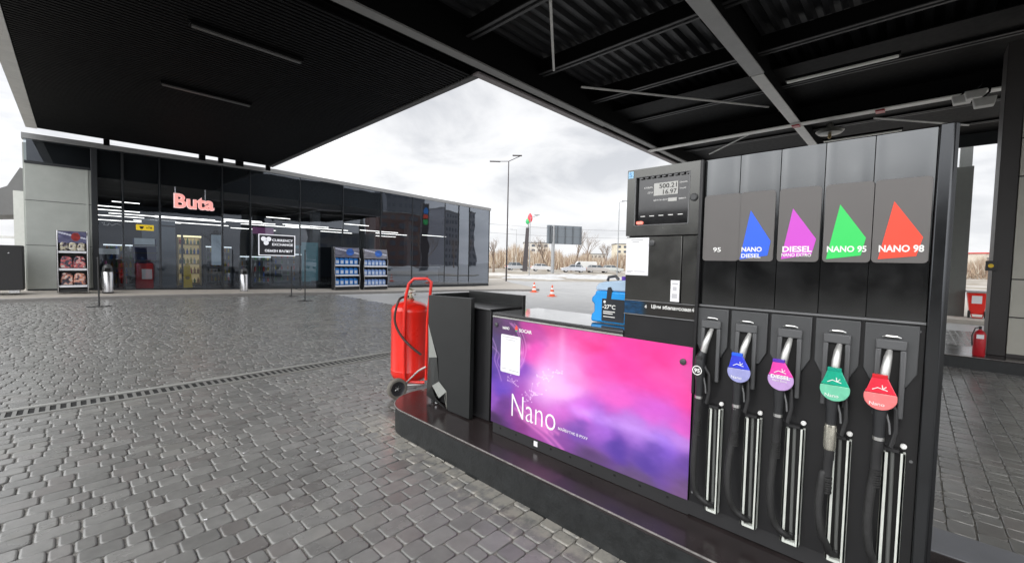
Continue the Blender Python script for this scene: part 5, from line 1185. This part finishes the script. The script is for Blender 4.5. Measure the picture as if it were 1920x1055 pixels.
car(at(968, 86), RZ+.35, (.4, .41, .42), 'silver car left of the logo pylon on the far road', 'suv')
car(at(1016, 82), RZ+.1, (.6, .6, .6), 'white car between the logo pylon and the billboard post')
car(at(1074, 76), RZ+math.pi, (.5, .52, .56), 'pale blue white car right of the billboard post')
car(at(1093, 86), RZ+math.pi, (.62, .62, .6), 'white van parked behind the pale cars', 'van')
car(at(1119, 78), RZ+.1, (.42, .4, .38), 'light grey car right of the white van')
car(at(1146, 84), RZ, (.45, .47, .45), 'pale car by the slim lamp post at right')
# yellow vehicle speck and cars behind the camera, seen in the glass
rc = [((14, -22), 1.2, (.05, .05, .06)), ((20, -24), 1.3, (.4, .4, .42)), ((26, -21), 1.1, (.6, .6, .62)), ((33, -26), 1.2, (.1, .02, .03)), ((40, -24), 1.0, (.3, .32, .35)), ((7, -24), 1.3, (.5, .5, .52))]
for (p, a, c) in rc: car((p[0], p[1], -.013), a, c, 'parked car seen only as a reflection in the shop glass', 'car', 'cars reflected in the shop glass')

# bare trees
def grow(mb, p, d, L, r, depth, spread=.5):
    q = p+d*L; mid = p+d*(L*.5)+Vector((random.uniform(-.05, .05), random.uniform(-.05, .05), 0))*L
    mb.tube([p, mid, q], [r, r*.8, r*.62], 5 if depth > 2 else 3, cap=False)
    if depth == 0: return
    for k in range(random.choice((2, 3, 3))):
        nd = (d+Vector((random.uniform(-1, 1), random.uniform(-1, 1), random.uniform(-.25, .7)))*spread).normalized()
        grow(mb, q if k else p+d*(L*.7), nd, L*random.uniform(.6, .82), r*.55, depth-1, spread)
def tree(x, y, h, label, group=None, lean=0.):
    z = float(gz(x, y)); o = empty('bare_tree', (x, y, z), label, 'tree', group)
    p = Vector((x, y, z)); t1 = p+Vector((lean, -lean, h*.3))
    MB().tube([p, p+Vector((lean*.4, -lean*.4, h*.15)), t1], [.22, .17, .13], 8).build('trunk', BARK, o)
    mb = MB()
    for k in range(4):
        dd = (Vector((lean*.2, 0, 1))+Vector((random.uniform(-1, 1), random.uniform(-1, 1), 0))*.55).normalized(); grow(mb, t1, dd, h*.22, .10, 5)
    mb.build('crown', BARK, o, smooth=0); return o
a = at(1070, 82); tree(a[0], a[1], 8.6, 'bare grey brown tree right behind the billboard post', lean=.8)
a = at(1030, 84); tree(a[0], a[1], 7.4, 'bare leaning tree left of the billboard post', lean=-.9)
a = at(1100, 92); tree(a[0], a[1], 8.5, 'bare spreading tree right of the billboard panel')
a = at(1135, 96); tree(a[0], a[1], 7.0, 'lower bare tree above the parked grey car')
a = at(925, 70); tree(a[0], a[1], 6.0, 'small bare tree by the right corner of the shop')
# far belt of scrub reading as one mass
def belt():
    V = []; F = []; Cc = []
    r = np.random.RandomState(3)
    pal = [(.36, .27, .19), (.28, .2, .14), (.42, .34, .25), (.24, .17, .125), (.5, .44, .36)]
    for i in range(20000):
        u = r.uniform(860, 1900); D = r.uniform(100, 150); a = at(u, D); h = r.uniform(.25, 1.)**.6*(5.8+1.0*math.sin(u*.021)+.8*math.sin(u*.093)+.5*math.sin(u*.23))*D/125; w = r.uniform(.03, .16)
        lean = r.uniform(-1.1, 1.1, 2); base = r.uniform(0, .55)*h
        k = len(V); z = .2+base; c = pal[r.randint(5)]
        V += [(a[0]-w*.69, a[1]+w*.72, z), (a[0]+w*.69, a[1]-w*.72, z), (a[0]+lean[0], a[1]+lean[1], .2+h)]
        F.append((k, k+1, k+2)); Cc += [c]*3
    me = bpy.data.meshes.new('far_scrub'); me.from_pydata(V, [], F); ca = me.color_attributes.new('Col', 'FLOAT_COLOR', 'POINT')
    ca.data.foreach_set('color', np.concatenate([np.array(Cc), np.ones((len(Cc), 1))], 1).astype(np.float32).ravel())
    me.materials.append(vcmat('dry_scrub', .9)); o = bpy.data.objects.new('far_scrub', me); COL.objects.link(o)
    tag(o, 'belt of bare brown trees and scrub beyond the far road', 'scrub', kind='stuff')
belt()
def block(x, y, w, dpt, h, rz, col, label, roofc=(.2, .2, .2), floors=5, bays=6, group=None):
    o = empty('apartment_block', (0, 0, 0), label, 'building', group)
    wm = mat('render_%d_%d' % (int(col[0]*100), int(col[2]*100)), col, .8, var=.1, nscale=.3)
    MB().box(-w/2, -dpt/2, -1, w/2, dpt/2, h).build('wall', wm, o)
    MB().box(-w/2-.3, -dpt/2-.3, h, w/2+.3, dpt/2+.3, h+.5).build('roof', mat('roof_%d' % int(roofc[0]*100), roofc, .8), o)
    gw = mat('far_window', (.08, .09, .11), .2)
    for s_ in (-1, 1):
        for i in range(floors):
            for j in range(bays):
                bx = -w/2+w*(j+.5)/bays; zz = h*(i+.45)/floors; yy = s_*dpt/2
                MB().box(bx-w/bays*.27, yy-.06, zz-h/floors*.22, bx+w/bays*.27, yy+.06, zz+h/floors*.25).build('window', gw, o)
    o.location = (x, y, 0); o.rotation_euler = (0, 0, rz); return o
a = at(1003, 240); block(a[0], a[1], 14, 12, 13, RZ, (.55, .52, .47), 'pale beige apartment block behind the logo pylon', floors=5, bays=4)
a = at(1112, 260); block(a[0], a[1], 12, 12, 8, RZ, (.5, .47, .42), 'low beige building showing through the bare trees', floors=3, bays=5)
a = at(1166, 230); block(a[0], a[1], 10, 10, 13, RZ, (.58, .53, .42), 'yellowish apartment block left of the dispenser terminal', floors=5, bays=3)
a = at(1836, 170); block(a[0], a[1], 12, 8, 9.5, RZ+.3, (.5, .45, .38), 'beige house with red roof beyond the red bin', roofc=(.5, .06, .05), floors=2, bays=3)
# behind the camera, mirrored in the facade
block(102, -120, 16, 14, 42, .2, (.12, .125, .14), 'grey high-rise mirrored in the shop glass', floors=12, bays=6)
block(84, -95, 15, 12, 19, .1, (.12, .07, .06), 'brick red block mirrored in the shop glass', floors=6, bays=4)
block(52, -70, 17, 12, 9, .1, (.12, .12, .12), 'low dark building mirrored in the shop glass', floors=3, bays=8)
block(146, -140, 24, 14, 30, -.2, (.2, .2, .22), 'wide pale grey block mirrored in the right shop panes', floors=8, bays=8)
block(-38, 2, 10, 60, 6.6, 0, (.07, .07, .072), 'unseen long low dark building added to darken reflections in the dispenser cladding', roofc=(.04, .04, .04), floors=1, bays=3)  # out of view, added so the cladding reflects something dark
for i, (x, y, h) in enumerate(((62, -60, 12), (70, -52, 10), (47, -66, 9), (78, -64, 12), (30, -58, 8), (20, -50, 8), (90, -60, 11), (58, -38, 9))):
    tree(x, y, h, 'bare tree seen only as a reflection in the shop glass', 'trees mirrored in the shop glass')
o = empty('price_totem', (51, -27, 0), 'tall dark totem with coloured emblem mirrored in the shop glass', 'totem')
MB().box(50.3, -27.3, 0, 52.3, -26.7, 14.0).build('mast', POLE, o)
for z, c in ((12.4, (.02, .2, .6)), (11.2, (.7, .08, .05)), (10.0, (.05, .45, .12))): MB().lathe((51.3, -26.68, z), [(.75, 0), (.75, .04)], 20, 'Y').build('emblem', mat('totem_%d' % int(c[1]*100), c, .4), o)
for i, (u0, D0, z0, u1, D1, z1, lab) in enumerate(((930, 60, 7.2, 1175, 58, 6.2, 'upper thin overhead wire crossing behind the billboard'), (930, 64, 6.2, 1175, 60, 5.4, 'lower thin overhead wire crossing behind the billboard'))):
    a = Vector(at(u0-200, D0)); b_ = Vector(at(u1+300, D1)); pts = []
    for q in range(13):
        f_q = q/12; p = a.lerp(b_, f_q); pts.append((p.x, p.y, z0+(z1-z0)*f_q-1.2*math.sin(math.pi*f_q)+1.2))
    tag(MB().tube(pts, .018, 4).build('overhead_wire', POLE), lab, 'wire')
# dirty snow piles on the verge
for i, (u, D, w, lab) in enumerate(((1075, 62, 7, 'long low heap of dirty snow below the parked cars'), (1000, 52, 4, 'small heap of dirty snow left of the billboard post'), (1130, 56, 5, 'heap of dirty snow right of the billboard post'))):
    a = at(u, D); mb = MB(); n, mm_ = 26, 9; vs = []
    for q in range(n):
        for s_ in range(mm_):
            t1, t2 = q/(n-1)*2-1, s_/(mm_-1)*2-1; hh = max(0, (1-t1*t1)*(1-t2*t2))**.6*(.35+.3*random.random())
            p = Vector(a)+Vector((.6926, -.721, 0))*t1*w+Vector((.72, .69, 0))*t2*1.3; vs.append((p.x, p.y, a[2]-.02+hh*.7))
    mb.add(vs, [(q*mm_+s_, q*mm_+s_+1, (q+1)*mm_+s_+1, (q+1)*mm_+s_) for q in range(n-1) for s_ in range(mm_-1)])
    tag(mb.build('snow_heap', mat('dirty_snow', (.42, .42, .42), .7, var=.25, nscale=2)), lab, 'snow heap')
